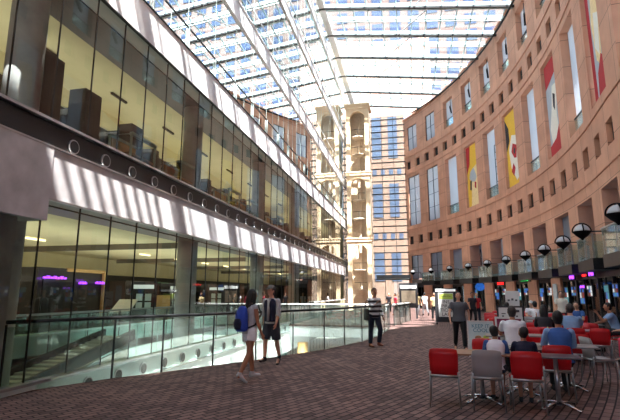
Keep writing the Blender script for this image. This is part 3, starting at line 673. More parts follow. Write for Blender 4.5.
bw.box(-16.2, XF-.1, 3.8, 4, -4.65, 25.2); bw.box(-16, -6.6, Y1, Y1+.2, 0, 25.2)
struct(bw, 'wall_library_back', 'darkwall')
bw = MB(); bw.box(-10.7, -10.6, 4, Y1, 7.5, 8.08); bw.box(-16, -15.9, 4, Y1, 2.6, 3.42); struct(bw, 'wall_library_cream', 'beige')
# ceiling beams and light strips
for y in range(8, 50, 7):
    d = MB(); d.box(-15.5, -8.2, y, y+.12, 3.22, 3.42); struct(d, 'ceiling_beam', 'dfloor')
k = 0
for y in [9.5+3.2*i for i in range(13)]:
    for (x, z) in ((-9.3, 8.03), (-12, 3.38)):
        l = MB(); l.box(-.04, .04, -.4, .4, -.03, .03)
        o = l.build('ceiling_slot', 'black' if x > -10 else 'warm'); o.location = (x, y, z)
        tag(o, 'slim strip in the beige ceiling of the '+('upper library floor' if x > -10 else 'ground floor of the library')+' behind the glass', 'light', 'strips in the upper library ceiling' if x > -10 else 'strips in the ground floor ceiling')
for z, x, e in ((7.2, -9.3, 260), (2.6, -11.5, 420)):
    for y in (12, 26, 42): area('library_light', (x, y, z-.6), (pi, 0, 0), 2.2 if z > 4 else 5, 14, e*.2, (1, .93, .78))
area('library_light', (-13, 20, 2.2), (0, 0, 0), 3, 26, 60, (1, .9, .75))
area('added_void_fill', (-6.9, 14, -1.6), (0, pi/2, 0), 2.5, 16, 220, (.92, 1, .98))  # unseen fill lamp added to brighten the frosted void wall
# round columns behind the glass
for i in range(7):
    y = 7.0+7.12*i
    for z0, z1 in ((0 if i else -4.65, 3.36), (4.3, 8.05), (9.0, 12.45), (13.25, 17.35), (17.95, 22.0), (22.5, 25.1)):
        c = MB(); c.loft([((-7.3, y, z0), .33, .33), ((-7.3, y, z1), .33, .33)], n=24); struct(c, 'column', 'concrete')

# ------------------------------------------------------------------ far glass wall, tower outside
g = MB(); g.box(XF, -.3, 58.2, 58.23, 0, 24.6); fwall = struct(g, 'window_12', 'g_clear')
f_ = MB(); z = 3.2
while z < 24.5: f_.box(XF, -.3, 58.05, 58.2, z, z+.13); z += .83
for x in (-4.9, -3.3, -1.8): f_.box(x, x+.06, 58.1, 58.2, 0, 24.6)
f_.build('window_frame', 'darkmetal', fwall)
cn = MB(); cn.box(-4.2, -.2, 55.8, 58.0, 3.3, 3.75); struct(cn, 'trim_20', 'darkmetal')
# pink outer building right behind the far glass
b = MB(); b.box(-14, 4, 70, 72, 0, 42)
ob = thing('outer_building', 'pale pink sunlit building with tall blue windows beyond the far glass wall', 'building', (0, 0, 0)); b.build('wall', 'pinkbrick', ob)
for z0, z1 in ((3.4, 7.6), (13.0, 18.2), (22.3, 29.0)):
    for x in (-12.9, -10.4, -7.9, -5.4, -2.9, -.4): MB().box(x, x+1.4, 69.9, 70.05, z0, z1).build('window', 'fwin', ob)
for z0 in (9.6, 19.6):
    for i in range(12): MB().box(-12.9+1.25*i, -12.3+1.25*i, 69.9, 70.05, z0, z0+.9).build('window', 'fwin', ob)
# office tower above
ot = thing('office_building', 'tall pale office tower with a grid of blue windows seen through the glass roof', 'building', (0, 0, 0))
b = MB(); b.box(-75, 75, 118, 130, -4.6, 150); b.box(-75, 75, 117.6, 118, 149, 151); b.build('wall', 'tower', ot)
cells = []
for iz in range(26):
    for ix in range(30): cells.append((-72+4.9*ix, 26+4.6*iz))
cells.sort(key=lambda c: abs(c[0]+2)+abs(c[1]-85)*.8)
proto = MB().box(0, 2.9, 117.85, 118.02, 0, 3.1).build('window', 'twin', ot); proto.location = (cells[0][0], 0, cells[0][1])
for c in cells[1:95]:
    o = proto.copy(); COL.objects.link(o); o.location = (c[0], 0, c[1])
rest = MB()
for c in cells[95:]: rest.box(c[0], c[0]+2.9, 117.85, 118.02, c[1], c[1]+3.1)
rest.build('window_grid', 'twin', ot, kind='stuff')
def offbldg(x0, x1, y0, y1, h, label):
    b_ = thing('neighbouring_building', label, 'building', (0, 0, 0)); MB().box(x0, x1, y0, y1, -4.6, h).build('wall', 'tower', b_)
    xs = x0 if x0 > 0 else x1; k = 0
    for iz in range(int((h-10)/7)):
        for iy in range(int((y1-y0)/9)):
            MB().box(xs-.15, xs+.15, y0+2+9*iy, y0+7+9*iy, 8+7*iz, 12+7*iz).build('window', 'twin', b_)

# ------------------------------------------------------------------ lift tower with arched niches
tw = thing('stair_tower', 'cream concrete stair tower with stacked arched niches at the far end', 'tower', (-4.95, 45.0, 0))
def arch(z0, z1, w):   # front slab of one storey with an arched hole; x -1.2..1.2
    W = 1.16; r_ = w/2; zc = z1-.3-r_
    m = MB()
    hole = [(-r_, z0)]+[(r_*cos(pi-pi*i/12), zc+r_*sin(pi*i/12)) for i in range(13)]+[(r_, z0)]
    out = [(-W, z0)]+[(-W, zc)]*3+[(-W, z1)]+[(-W+2*W*i/6, z1) for i in range(1, 6)]+[(W, z1)]+[(W, zc)]*3+[(W, z0)]
    out = out[:len(hole)] if len(out) >= len(hole) else out+[(W, z0)]*(len(hole)-len(out))
    for y in (0, .45):
        m.add([(p[0], y, p[1]) for p in hole]+[(p[0], y, p[1]) for p in out], [(i, i+1, len(hole)+i+1, len(hole)+i) for i in range(len(hole)-1)])
    n_ = len(hole); m.add([(p[0], 0, p[1]) for p in hole]+[(p[0], .45, p[1]) for p in hole], [(i, i+1, n_+i+1, n_+i) for i in range(n_-1)])
    m.add([(-W, 0, z0), (-W, .45, z0), (-W, .45, z1), (-W, 0, z1)], [(0, 1, 2, 3)]); m.add([(W, 0, z0), (W, .45, z0), (W, .45, z1), (W, 0, z1)], [(0, 1, 2, 3)])
    return m
for z0, z1 in ((0, 7.0), (7.0, 13.7), (13.7, 20.8)):
    arch(z0, z1-.35, 1.5).build('arched_front', 'cream', tw)
    c = MB(); c.box(-1.24, 1.24, -.1, .5, z1-.4, z1-.0); c.box(-1.3, 1.3, -.16, .5, z1-.12, z1+.0); c.build('cornice', 'cream', tw)
    for k in range(2):
        zz = z0+1.9+1.9*k
        l = MB(); l.loft([((0, .85, zz), .66, .5), ((0, .85, zz+.14), .66, .5)], n=20); l.build('landing', 'nichegrey', tw)
        h = MB(); h.tube([(-.6, .3, zz+.75), (0, .15, zz+.75), (.6, .3, zz+.75)], .03); h.tube([(0, .15, zz+.1), (0, .15, zz+.75)], .02); h.build('hand_rail', 'darkmetal', tw)
bb = MB(); bb.box(-1.15, -1.0, .45, 2.4, 0, 20.5); bb.box(1.0, 1.15, .45, 2.4, 0, 20.5); bb.box(-1.15, 1.15, 1.5, 1.65, 0, 20.5); bb.box(-.12, .12, 1.2, 1.5, 0, 20); bb.build('shaft_wall', 'nichegrey', tw)
bb = MB(); bb.box(-1.3, 1.3, -.2, 2.5, 20.8, 20.95); bb.build('roof_slab', 'cream', tw)

# ------------------------------------------------------------------ glass roof
def zr(x): return 25.15-.127*(x+6.2)
_E = [WP(u*.25, RC+.2) for u in range(-170, 140)]
def xend(y):
    for a, b in zip(_E, _E[1:]):
        if a[1] <= y <= b[1]: return a[0]+(b[0]-a[0])*(y-a[1])/(b[1]-a[1]+1e-9)
    return 7.2 if y < 20 else -.5
ys = [34.4+4.1*k for k in range(-8, 6)]
for y in ys:
    xe = xend(y); b = MB()
    b.beam((XF, y, zr(XF)), (xe, y, zr(xe)), .4, .42); o = struct(b, 'roof_beam', 'roofsteel')
    b = MB(); b.beam((XF, y-.3, zr(XF)-.28), (xe, y-.3, zr(xe)-.28), .14, .16); b.beam((XF, y+.5, zr(XF)+.25), (xe, y+.5, zr(xe)+.25), .12, .16); b.build('lower_chord', 'darkmetal', o)
    xe2 = xend(y+2.05)
    if y < 56:
        b = MB(); b.beam((XF, y+1.9, zr(XF)+.18), (xe2, y+1.9, zr(xe2)+.18), .16, .3); b.beam((XF, y+2.25, zr(XF)+.18), (xe2, y+2.25, zr(xe2)+.18), .1, .2); struct(b, 'roof_beam', 'roofsteel')
pl = MB()
for i in range(13):
    x = XF+.05+1.2*i
    ye = 58 if x < -.5 else CYC+sqrt(max(0, RC**2-(x-CXC)**2))
    y0_ = 2
    ye = min(ye, 58)
    if ye > y0_: pl.beam((x, y0_, zr(x)+.38), (x, ye, zr(x)+.38), .09, .12)
struct(pl, 'roof_purlins', 'roofsteel')
br = MB()
for k, y in enumerate(ys[5:12]):
    x = 4.6-1.3*k if k < 6 else -3
    a_ = (x, y, zr(x)-.2); c_ = (x+2.6, y-4.1, zr(x+2.6)-.2); br.beam(a_, c_, .09, .09)
struct(br, 'roof_brace', 'whitesteel')
e_ = MB(); e_.beam((XF+.1, 2, zr(XF)-.1), (XF+.1, 58, zr(XF)-.1), .35, .4); struct(e_, 'roof_edge', 'whitesteel')
rg = MB(); pts = [(XF, 2)]+[(xend(y), y) for y in [2+2*i for i in range(29)] if xend(y) > -.5]+[(-.3, 58.2), (XF, 58.2)]
rg.add([(x, y, zr(x)+.5) for x, y in pts]+[(x, y, zr(x)+.52) for x, y in pts], [tuple(range(len(pts))), tuple(range(len(pts), 2*len(pts)))]); struct(rg, 'window_roof', 'g_roof')
# gutter pipe along the colonnade top
gp = MB(); gp.loft([((WP(u, RC-.35)[0], WP(u, RC-.35)[1], zr(WP(u, RC)[0])-.45), .09, .09) for u in [-25+2*i for i in range(29)]], n=8); struct(gp, 'trim_21', 'darkmetal')
# slab added out of view, its edge cut to shade the near floor
rp = [(-9, -12), (-9, -4.1), (1.5, -4.1), (2.9, 2.2), (5.0, 7.0), (6.6, 11), (9, 13), (9, -12)]
r_ = MB(); r_.prism(rp, 25.9, 26.3); struct(r_, 'added_shade_roof', 'slab')
for k in range(9):
    y = -4.0+.47*k; r_ = MB(); r_.box(-6.4, 1.8, y, y+.24, 25.45, 25.55); struct(r_, 'added_shade_slat', 'whitesteel')  # slats added out of view to break the sun into stripes on the facade
e = MB(); e.box(-16, -5, -12.3, -12, 0, 26); e.box(5, 9, -12.3, -12, 0, 26); e.box(-5, 5, -12.3, -12, 5, 26); struct(e, 'wall_end', 'plain_precast')
e = MB(); e.box(-7, XF, -12, 2, 0, 26); struct(e, 'wall_left_near', 'plain_precast')
#PART3
# ------------------------------------------------------------------ balconies and lamps on the colonnade
def balcony(j):
    c = CJ[j]; t_ = thing('balcony', BAL[j], 'balcony', (0, 0, 0))
    b = MB(); ring(b, RC-1.15, RC-.02, 2.52, 2.96, c-1.5, c+1.5, .5); b.build('balcony_slab', 'darkmetal', t_)
    g = MB(); ring(g, RC-1.12, RC-1.09, 2.96, 3.86, c-1.46, c+1.46, .5)
    for s in (-1.47, 1.47):
        a, d = WP(c+s, RC-1.1), WP(c+s, RC-.05); g.beam((a[0], a[1], 3.41), (d[0], d[1], 3.41), .02, .9)
    g.build('glass_guard', 'g_rail', t_)
    h = MB(); ring(h, RC-1.14, RC-1.07, 3.86, 3.91, c-1.5, c+1.5, .5); h.build('hand_rail', 'alu', t_)
    for s in (-1.47, 0, 1.47):
        a = WP(c+s, RC-1.08); p = MB(); p.box(a[0]-.025, a[0]+.025, a[1]-.025, a[1]+.025, 2.96, 3.86); p.build('post', 'alu', t_)
ordn = ['far end, beside the glass wall', 'far end, second along from the glass wall', 'above the poster stand', 'above the walking man in grey', 'above the red lettered shop sign', 'left of the green shop sign', 'above the green shop sign', 'above the white menu poster', 'left of the purple signs', 'above the first purple sign', 'at the right edge above the last purple sign']
BAL = {j: 'glass fronted balcony, '+ordn[j] for j in range(11)}
for j in range(1, 11): balcony(j)
def lamp(j):
    c = CJ[j]-1.4; p = WP(c, RC-1.4); q = WP(c, RC)
    t_ = thing('wall_lamp', 'round black pier lamp with pale dome, '+LMP[j], 'lamp', (p[0], p[1], 3.98), RA(_phi(c))); t_.scale = (.78, .78, .78)
    a = MB(); a.tube([(.35, 0, .0), (1.72, 0, 0)], .035); a.tube([(1.1, 0, -.0), (1.5, 0, -.35)], .02); a.build('arm', 'black', t_)
    d = MB(); d.loft([((0, 0, .0), .36, .36), ((0, 0, .12), .34, .34), ((0, 0, .25), .27, .27), ((0, 0, .34), .14, .14), ((0, 0, .37), .02, .02)], n=20); d.build('dome', 'lampglass', t_)
    d = MB(); d.loft([((0, 0, -.02), .43, .43), ((0, 0, .02), .43, .43)], n=24); d.loft([((0, 0, -.02), .42, .42), ((0, 0, -.2), .26, .26), ((0, 0, -.36), .07, .07), ((0, 0, -.42), .04, .04)], n=24); d.build('lower_shade', 'lampblack', t_)
    h = MB()
    for s in (0, pi/2): h.tube([(.42*cos(pi*i/12)*cos(s), .42*cos(pi*i/12)*sin(s), .42*sin(pi*i/12)) for i in range(13)], .032)
    h.build('hoop', 'lampblack', t_)
lord = ['farthest one, next to the glass wall', 'third nearest the glass wall end', 'over the poster stand', 'over the walking man in grey', 'over the red lettered shop sign', 'left of the green shop sign', 'right of the green shop sign', 'over the white menu poster', 'left of the first purple sign', 'over the purple signs', 'largest, at the right edge']
LMP = {j: lord[j] for j in range(11)}
for j in range(0, 11): lamp(j)

# ------------------------------------------------------------------ banners
def banner(j, label, base, shapes):
    c = CJ[j]; t_ = thing('banner', label, 'banner', (0, 0, 0))
    def BP(u, z, off): p = WP(c-1.22+2.44*u, RC+.18-off); return (p[0], p[1], 9.85+5.95*z)
    b = MB()
    for i in range(4):
        u0, u1 = i/4, (i+1)/4; b.add([BP(u0, 0, 0), BP(u1, 0, 0), BP(u1, 1, 0), BP(u0, 1, 0)], [(0, 1, 2, 3)])
    b.build('cloth', base, t_)
    for k, (m, pts) in enumerate(shapes):
        s = MB(); s.add([BP(u, z, .008+.004*k) for u, z in pts], [tuple(range(len(pts)))]); s.build('printed_shape', m, t_)
# u=0 is the near (right) side, u=1 the far (left) side
banner(3, 'yellow banner with red corner and grey brushed shape, nearest the far end', 'yellow', [('creamcloth', [(0, 0), (.75, 0), (.62, .4), (.4, .62), (0, .66)]), ('redcloth', [(1, 1), (.62, 1), (.72, .7), (1, .55)]), ('greycloth', [(.25, .52), (.4, .62), (.72, .56), (.8, .46), (.6, .4), (.3, .38), (.15, .44)]), ('blackcloth', [(.6, .42), (.75, .42), (.8, .28), (.66, .26)]), ('redcloth', [(.2, .36), (.35, .38), (.36, .28), (.24, .26)])])
banner(5, 'yellow banner with black stripe and white brushed figure, second from the far end', 'yellow', [('blackcloth', [(1, .95), (.72, .8), (.7, .62), (1, .5)]), ('whitecloth', [(.0, .62), (.5, .68), (.8, .5), (.7, .25), (.3, .05), (0, .1)]), ('redcloth', [(.1, .5), (.45, .56), (.6, .46), (.4, .36), (.2, .34)]), ('redcloth', [(.7, .2), (.5, .3), (.35, .22), (.5, .12)]), ('blackcloth', [(.25, .46), (.36, .5), (.42, .43), (.3, .4)])])
banner(7, 'red and pale grey banner with white brushed shape and yellow foot', 'greycloth', [('redcloth', [(0, .84), (1, .74), (1, 1), (0, 1)]), ('whitecloth', [(.1, .7), (.5, .72), (.66, .5), (.9, .3), (.8, .12), (.2, .15), (.3, .4)]), ('blackcloth', [(.3, .6), (.48, .64), (.52, .5), (.4, .44)]), ('redcloth', [(0, 0), (1, 0), (1, .12), (.5, .16), (0, .34)]), ('yellow', [(.3, .0), (.9, .0), (.86, .1), (.5, .12)])])
banner(9, 'tall red edged banner with white brushed shape, nearest the right edge', 'greycloth', [('redcloth', [(.78, 0), (1, 0), (1, 1), (.78, 1)]), ('creamcloth', [(.1, .78), (.6, .82), (.72, .6), (.6, .3), (.3, .2), (.2, .5)]), ('whitecloth', [(.2, .6), (.5, .66), (.6, .4), (.36, .3)]), ('redcloth', [(0, 0), (.7, 0), (.6, .2), (.3, .3), (0, .22)])])

# ------------------------------------------------------------------ railings round the opening
rail = thing('glass_railing', 'curved glass railing with dark handrail around the floor opening', 'railing', (0, 0, 0))
def resample(pts, step):
    out = [Vector(pts[0])]
    for a, b in zip(pts, pts[1:]):
        a, b = Vector(a), Vector(b); k = max(1, round((b-a).length/step))
        out += [a+(b-a)*i/k for i in range(1, k+1)]
    return out
E3 = resample([(p[0]-.04, p[1], 0) for p in edge]+[(-1.2, 24.2, 0)], 1.35)
for a, b in zip(E3, E3[1:]):
    g = MB(); d = (b-a).normalized()*.015; g.beam(a+d+Vector((0, 0, .5)), b-d+Vector((0, 0, .5)), .016, 1.16); g.build('glass_panel', 'g_rail', rail)
for p in E3:
    g = MB(); g.box(p.x-.012, p.x+.012, p.y-.02, p.y+.02, -.1, 1.12); g.build('post', 'darkmetal', rail)
h = MB(); h.loft([(p+Vector((0, 0, 1.16)), .035, .035) for p in E3], n=10); h.build('hand_rail', 'darkmetal', rail)
def railing(label, a, b, step=1.6, cap='alu', w=.07):
    t_ = thing('glass_railing', label, 'railing', (0, 0, 0)); P_ = resample([a, b], step)
    for p, q in zip(P_, P_[1:]):
        g = MB(); d = (q-p).normalized()*.015; g.beam(p+d+Vector((0, 0, .52)), q-d+Vector((0, 0, .52)), .016, 1.0); g.build('glass_panel', 'g_rail', t_)
    for p in P_:
        g = MB(); g.box(p.x-.015, p.x+.015, p.y-.015, p.y+.015, 0, 1.05); g.build('post', 'darkmetal', t_)
    h = MB(); h.beam(P_[0]+Vector((0, 0, 1.07)), P_[-1]+Vector((0, 0, 1.07)), w, .06); h.build('hand_rail', cap, t_)
railing('long pale capped glass railing inside the library beyond the glass facade', (-10.0, 5, 0), (-10.0, 24.2, 0))
railing('pale capped glass railing across the far end of the floor opening', (-9.9, 24.3, 0), (-1.2, 24.3, 0), cap='whitesteel', w=.1)
railing('short glass railing behind the man in the striped sweater', (-1.0, 24.5, 0), (-.2, 29.5, 0), cap='whitesteel', w=.1)
railing('distant glass railing beside the far facade', (-6.3, 30, 0), (-6.3, 44, 0), cap='whitesteel', w=.1)
# stairs going down beside the facade
st = thing('staircase', 'dark sided staircase going down inside the floor opening behind the glass', 'staircase', (0, 0, 0))
a, b = Vector((-8.3, 12.9, .42)), Vector((-8.3, 7.6, -.62))
for x in (-8.3, -9.3):
    s = MB(); s.beam(Vector((x, a.y, a.z)), Vector((x, b.y, b.z)), .08, .3); s.build('stringer', 'darkmetal', st)
    s = MB(); s.beam(Vector((x, a.y-.2, a.z-.75)), Vector((x, b.y+1.6, b.z-.3)), .03, .9); s.build('side_panel', 'beigep', st)
    s = MB(); s.beam(Vector((x+.06, a.y, a.z-.24)), Vector((x+.06, b.y, b.z-.24)), .05, .07); s.build('hand_rail', 'alu', st)
s = MB()
for i in range(20):
    p = a+(b-a)*(i/20); s.box(-9.26, -8.34, p.y-.4, p.y, p.z-.1, p.z-.05)
s.build('steps', 'concrete', st)
# lower level bits seen through the far part of the opening
pk = thing('lower_counter', 'pale counter with brown front on the lower level', 'counter', (-4.6, 20.5, -4.65))
MB().box(-1.0, 1.0, -.5, .5, 0, 1.1).build('counter_front', 'tanp', pk); MB().box(-1.1, 1.1, -.6, .6, 1.1, 1.18).build('counter_top', 'white', pk)
for i, (x, y, lb) in enumerate(((-4.0, 17.0, 'nearer tan column standing on the lower level'), (-5.2, 22.0, 'farther tan column standing on the lower level'))):
    c = MB(); c.loft([((0, 0, 0), .25, .25), ((0, 0, 4.0), .25, .25)], n=16); o = c.build('lower_column', 'tanp'); o.location = (x, y, -4.65); tag(o, lb, 'column')
    o['kind'] = 'structure'
    for k_ in ('category', 'label'): del o[k_]

# ------------------------------------------------------------------ library contents
def shelfunit(x, y, rz, w, h, label, group, z=0.0):
    t_ = thing('bookcase', label, 'bookcase', (x, y, z), rz, group)
    c = MB(); c.box(-w/2, w/2, .16, .2, 0, h); c.box(-w/2, -w/2+.04, -.2, .2, 0, h); c.box(w/2-.04, w/2, -.2, .2, 0, h); c.build('case', 'darkwall', t_)
    k = int(h/.4)
    for i in range(k+1):
        s = MB(); s.box(-w/2, w/2, -.2, .18, h*i/k-.03 if i else 0, h*i/k if i else .04); s.build('shelf', 'darkwall', t_)
    return t_
u0 = shelfunit(-12.5, 20, RA(90), 2.4, 2.2, 'dark bookcase standing on the library floor behind the glass', 'dark bookcases on the ground floor of the library')
for i, y in enumerate((23, 26, 29, 32, 35.5, 39, 43)):
    c = copy_tree(u0); c.location = (-13.2, y, 0)
u1 = shelfunit(-9.7, 10.5, 0, 1.8, 2.4, 'dark bookcase on the upper library floor behind the glass', 'dark bookcases on the upper floor of the library', 4.3)
for i, y in enumerate((12.4, 14.3, 16.8, 18.8, 20.8, 23.4, 25.4, 27.6, 30, 32.4, 35, 37.6, 40.4, 43.5, 47)):
    c = copy_tree(u1); c.location = (-9.7, y, 4.3)
u3 = shelfunit(-9.0, 14, 0, 1.8, 2.3, 'dark bookcase on the second upper floor of the library', 'dark bookcases on the second upper floor', 9.0)
for y in (17, 20, 24, 28, 33, 38, 44): c = copy_tree(u3); c.location = (-9.0, y, 9.0)
for y, h_, lb in ((8.75, 3.0, 'tall dark cabinet behind the upper glass, leftmost one beside the big column'), (10.2, 2.7, 'tall dark cabinet behind the upper glass, next to the leftmost reading desk'), (12.3, 2.5, 'tall dark cabinet behind the upper glass, between two reading desks'), (16.0, 2.4, 'tall dark cabinet behind the upper glass, beyond the second round column')):
    t_ = thing('cabinet', lb, 'cabinet', (-8.5, y, 4.3)); MB().box(-.25, .25, -.32, .32, 0, h_).build('body', 'darkwall', t_); MB().box(.25, .27, -.3, -.01, .1, h_-.1).build('door', 'shade', t_); MB().box(.25, .27, .01, .3, .1, h_-.1).build('door', 'shade', t_)
# reading carrels: pale frames with a pole on the upper floor
def carrel(y, label):
    t_ = thing('reading_desk', label, 'desk', (-7.4, y, 4.3))
    MB().box(-.4, .3, -.6, .6, .95, 1.0).build('desk_top', 'wood', t_)
    for s in (-1, 1):
        f_ = MB(); f_.tube([(.3, s*.58, 0), (.3, s*.58, 1.5), (-.35, s*.58, 1.5), (-.35, s*.58, 0)], .035); f_.build('leg_frame', 'steelgreen', t_)
    f_ = MB(); f_.beam((.3, -.6, 1.5), (.3, .6, 1.5), .1, .08); f_.beam((-.35, -.6, 1.5), (-.35, .6, 1.5), .1, .08); f_.build('top_bar', 'steelgreen', t_)
    MB().box(-.36, -.3, -.55, .55, 1.0, 1.45).build('back_board', 'tanp', t_)
for y, lb in ((10.9, 'leftmost'), (13.6, 'second'), (17.6, 'third'), (20.0, 'fourth'), (24.5, 'farthest')):
    carrel(y, 'framed reading desk behind the upper glass, %s one from the left' % lb)
# dark display wall with a purple sign, kiosks and panels on the ground floor
dw = thing('display_booth', 'tall dark brown booth with orange trimmed top behind the ground floor glass', 'booth', (-11.5, 13.7, 0))
b = MB(); b.box(-.7, .3, -1.6, 1.5, 0, 2.45); b.build('booth_body', 'darkwall', dw)
MB().box(.28, .34, -.4, 1.5, 2.35, 2.46).build('trim_strip', 'tanp', dw); MB().box(.3, .33, -1.4, -.5, .2, 2.2).build('glass_door', 'tealscr', dw).data.materials[0] = M['frame']
MB().box(.3, .4, 1.42, 1.52, 0, 2.4).build('edge_post', 'tanp', dw)
def led(x, y, z, label, w=1.1):
    s = thing('neon_sign', label, 'sign', (x, y, z), RA(90))
    for k in range(7):
        MB().box(-w/2+w*k/7, -w/2+w*(k+.75)/7, -.02, .02, -.03, .03+.03*(k % 2)).build('neon_stroke', 'purple', s)
led(-11.0, 12.6, 2.12, 'thin purple neon sign behind the glass at the far left', 1.0); led(-11.1, 14.0, 1.98, 'small purple neon sign on the left of the dark booth', .4); led(-11.1, 14.9, 2.0, 'purple neon sign on the right of the dark booth', .5)
def kiosk(x, y, rz, label, body='frame', z=0):
    t_ = thing('information_kiosk', label, 'kiosk', (x, y, z), rz)
    MB().box(-.5, .5, -.12, .12, 0, 2.1).build('body', body, t_)
    MB().box(-.42, .42, -.14, -.12, 1.82, 1.98).build('header', 'screen', t_)
    for k in range(4): MB().box(-.3+.34*(k % 2), -.06+.34*(k % 2), -.14, -.12, 1.0+.34*(k//2), 1.28+.34*(k//2)).build('poster', 'paleblue', t_)
kiosk(-11.3, 21.2, RA(25), 'dark kiosk with lit header inside the library beside the round column')
kiosk(-11.6, 26.4, RA(20), 'dark kiosk with lit header behind the woman with a backpack')
kiosk(-10.75, 17.2, RA(40), 'low dark kiosk with posters left of the tan panel')
p_ = MB().box(-.5, .5, -.04, .04, 0, 1.55).build('notice_screen', 'tanp'); p_.location = (-10.9, 18.6, .0); p_.rotation_euler = (0, 0, RA(35)); tag(p_, 'plain tan panel standing in the library behind the glass', 'panel')
tb = thing('book_display', 'slanted white topped display table behind the glass at the far left', 'table', (-10.55, 15.6, 0)); MB().obox((0, 0, 1.15), .7, 1.0, .05, .2, 0, .5).build('display_top', 'white', tb); MB().box(-.25, .25, -.2, .2, 0, 1.0).build('base', 'darkwall', tb)

# ------------------------------------------------------------------ furniture
def make_chair(label, colour, x, y, rz, group=None):
    t_ = thing('cafe_chair', label, 'chair', (x, y, 0), rz, group)   # faces +y
    b = MB(); n = 9
    for side in (0, 1):
        pass
    vs = []; H = [(-.0, .46, .2), (-.015, .6, .205), (-.04, .74, .21), (-.06, .84, .195)]
    for yy in (0, .022):
        for (dy, z, hw) in H:
            for i in range(n):
                u = -1+2*i/(n-1); vs.append((hw*u, -.2+dy-yy+.035*u*u, z-(.02*u**4 if z > .8 else 0)))
    fs = []; L = len(H)*n
    for r_ in range(len(H)-1):
        for i in range(n-1):
            a = r_*n+i; fs += [(a, a+1, a+n+1, a+n), (L+a, L+a+n, L+a+n+1, L+a+1)]
    for i in range(n-1): fs += [(i, L+i, L+i+1, i+1), ((len(H)-1)*n+i, (len(H)-1)*n+i+1, L+(len(H)-1)*n+i+1, L+(len(H)-1)*n+i)]
    for r_ in range(len(H)-1): fs += [(r_*n, r_*n+n, L+r_*n+n, L+r_*n), (r_*n+n-1, L+r_*n+n-1, L+r_*n+2*n-1, r_*n+2*n-1)]
    b.add(vs, fs, 0, True); b.build('backrest', colour, t_)
    s = MB(); vs = []
    for zz in (0, -.03):
        for (yy, hw, dz) in ((-.2, .2, .01), (-.05, .21, -.005), (.12, .215, 0), (.21, .205, -.012), (.235, .18, -.03)):
            for i in range(5): u = -1+i/2; vs.append((hw*u, yy, .455+dz+zz+.01*u*u))
    fs = []
    for r_ in range(4):
        for i in range(4): a = r_*5+i; fs += [(a, a+1, a+6, a+5), (25+a, 25+a+5, 25+a+6, 25+a+1)]
    for i in range(4): fs += [(i, 25+i, 26+i, i+1), (20+i, 21+i, 46+i, 45+i)]
    for r_ in range(4): fs += [(r_*5, r_*5+5, 30+r_*5, 25+r_*5), (r_*5+4, 29+r_*5, 34+r_*5, r_*5+9)]
    s.add(vs, fs); s.build('seat', colour, t_)
    f_ = MB(); f_.tube([(-.2, -.2, .42), (-.2, .2, .42), (.2, .2, .42), (.2, -.2, .42), (-.2, -.2, .42)], .013); f_.tube([(-.2, -.215, .44), (.2, -.215, .44)], .02); f_.build('seat_frame', 'alu', t_)
    for sx in (-1, 1):
        l = MB(); l.loft([((sx*.2, .2, .43), .014, .014), ((sx*.215, .23, 0), .011, .011)], n=8); l.build('leg', 'alu', t_)
        l = MB(); l.loft([((sx*.2, -.205, .5), .014, .014), ((sx*.2, -.21, .4), .014, .014), ((sx*.215, -.26, 0), .011, .011)], n=8); l.build('leg', 'alu', t_)
    return t_
def make_table(label, topm, x, y, rz=0, w=.9, d=.65, group=None, cols=1):
    t_ = thing('cafe_table', label, 'table', (x, y, 0), rz, group)
    MB().box(-w/2, w/2, -d/2, d/2, .71, .735).build('table_top', [topm], t_, bevel=.008)
    for c in range(cols):
        cx = 0 if cols == 1 else (-w/2+.35 if c == 0 else w/2-.35)
        m = MB(); m.loft([((cx, 0, .03), .032, .032), ((cx, 0, .71), .032, .032)], n=12); m.loft([((cx, 0, .69), .03, .03), ((cx, 0, .712), .16, .16)], n=12); m.build('column', 'alu', t_)
        for k in range(4):
            a = pi/4+k*pi/2; f_ = MB(); f_.loft([((cx, 0, .07), .03, .028), ((cx+.16*cos(a), .16*sin(a), .06), .028, .02), ((cx+.33*cos(a), .33*sin(a), .022), .03, .014)], side=(-sin(a), cos(a), 0), n=8); f_.sph((cx+.33*cos(a), .33*sin(a), .018), (.035, .035, .018), 8); f_.build('foot', 'chrome', t_)
    return t_
make_table('brown laminate cafe table at the front left of the seating, end view with chrome foot', 'wood', 1.0, 7.95, RA(-3), 1.3, .66)
make_table('dark topped table in front of the boy in navy', 'dtop', 1.72, 8.75, RA(-3), .8, .6)
make_table('small dark topped pedestal table in front of the man in the blue shirt', 'dtop', 2.03, 7.75, RA(-8), .66, .5)
cR = make_chair('empty red plastic chair at the front left end of the brown table', 'red', .42, 7.62, RA(-4))
make_chair('grey plastic chair holding the boy in blue and white', 'grey', 1.02, 7.55, RA(-4))
make_chair('red plastic chair holding the boy in the navy shirt', 'red', 1.55, 7.5, RA(-6))
make_chair('red plastic chair facing away under the far side of the brown table', 'red', 1.2, 8.85, RA(176))
cB = make_chair('red plastic chair behind the man in the blue shirt', 'red', 2.2, 8.45, RA(-4))
def rchair(label, col, x, y, rz, group=None): return make_chair(label, col, x, y, RA(rz), group)
rchair('grey chair standing to the right of the man in the blue shirt', 'grey', 3.35, 9.9, -80)
make_table('grey topped table in front of the man in the blue shirt', 'gtop', 2.62, 9.28, RA(-8), .95, .6)
make_table('long grey table behind the boys where the man in white sits', 'gtop', 1.95, 11.2, RA(-8), .8, .6)
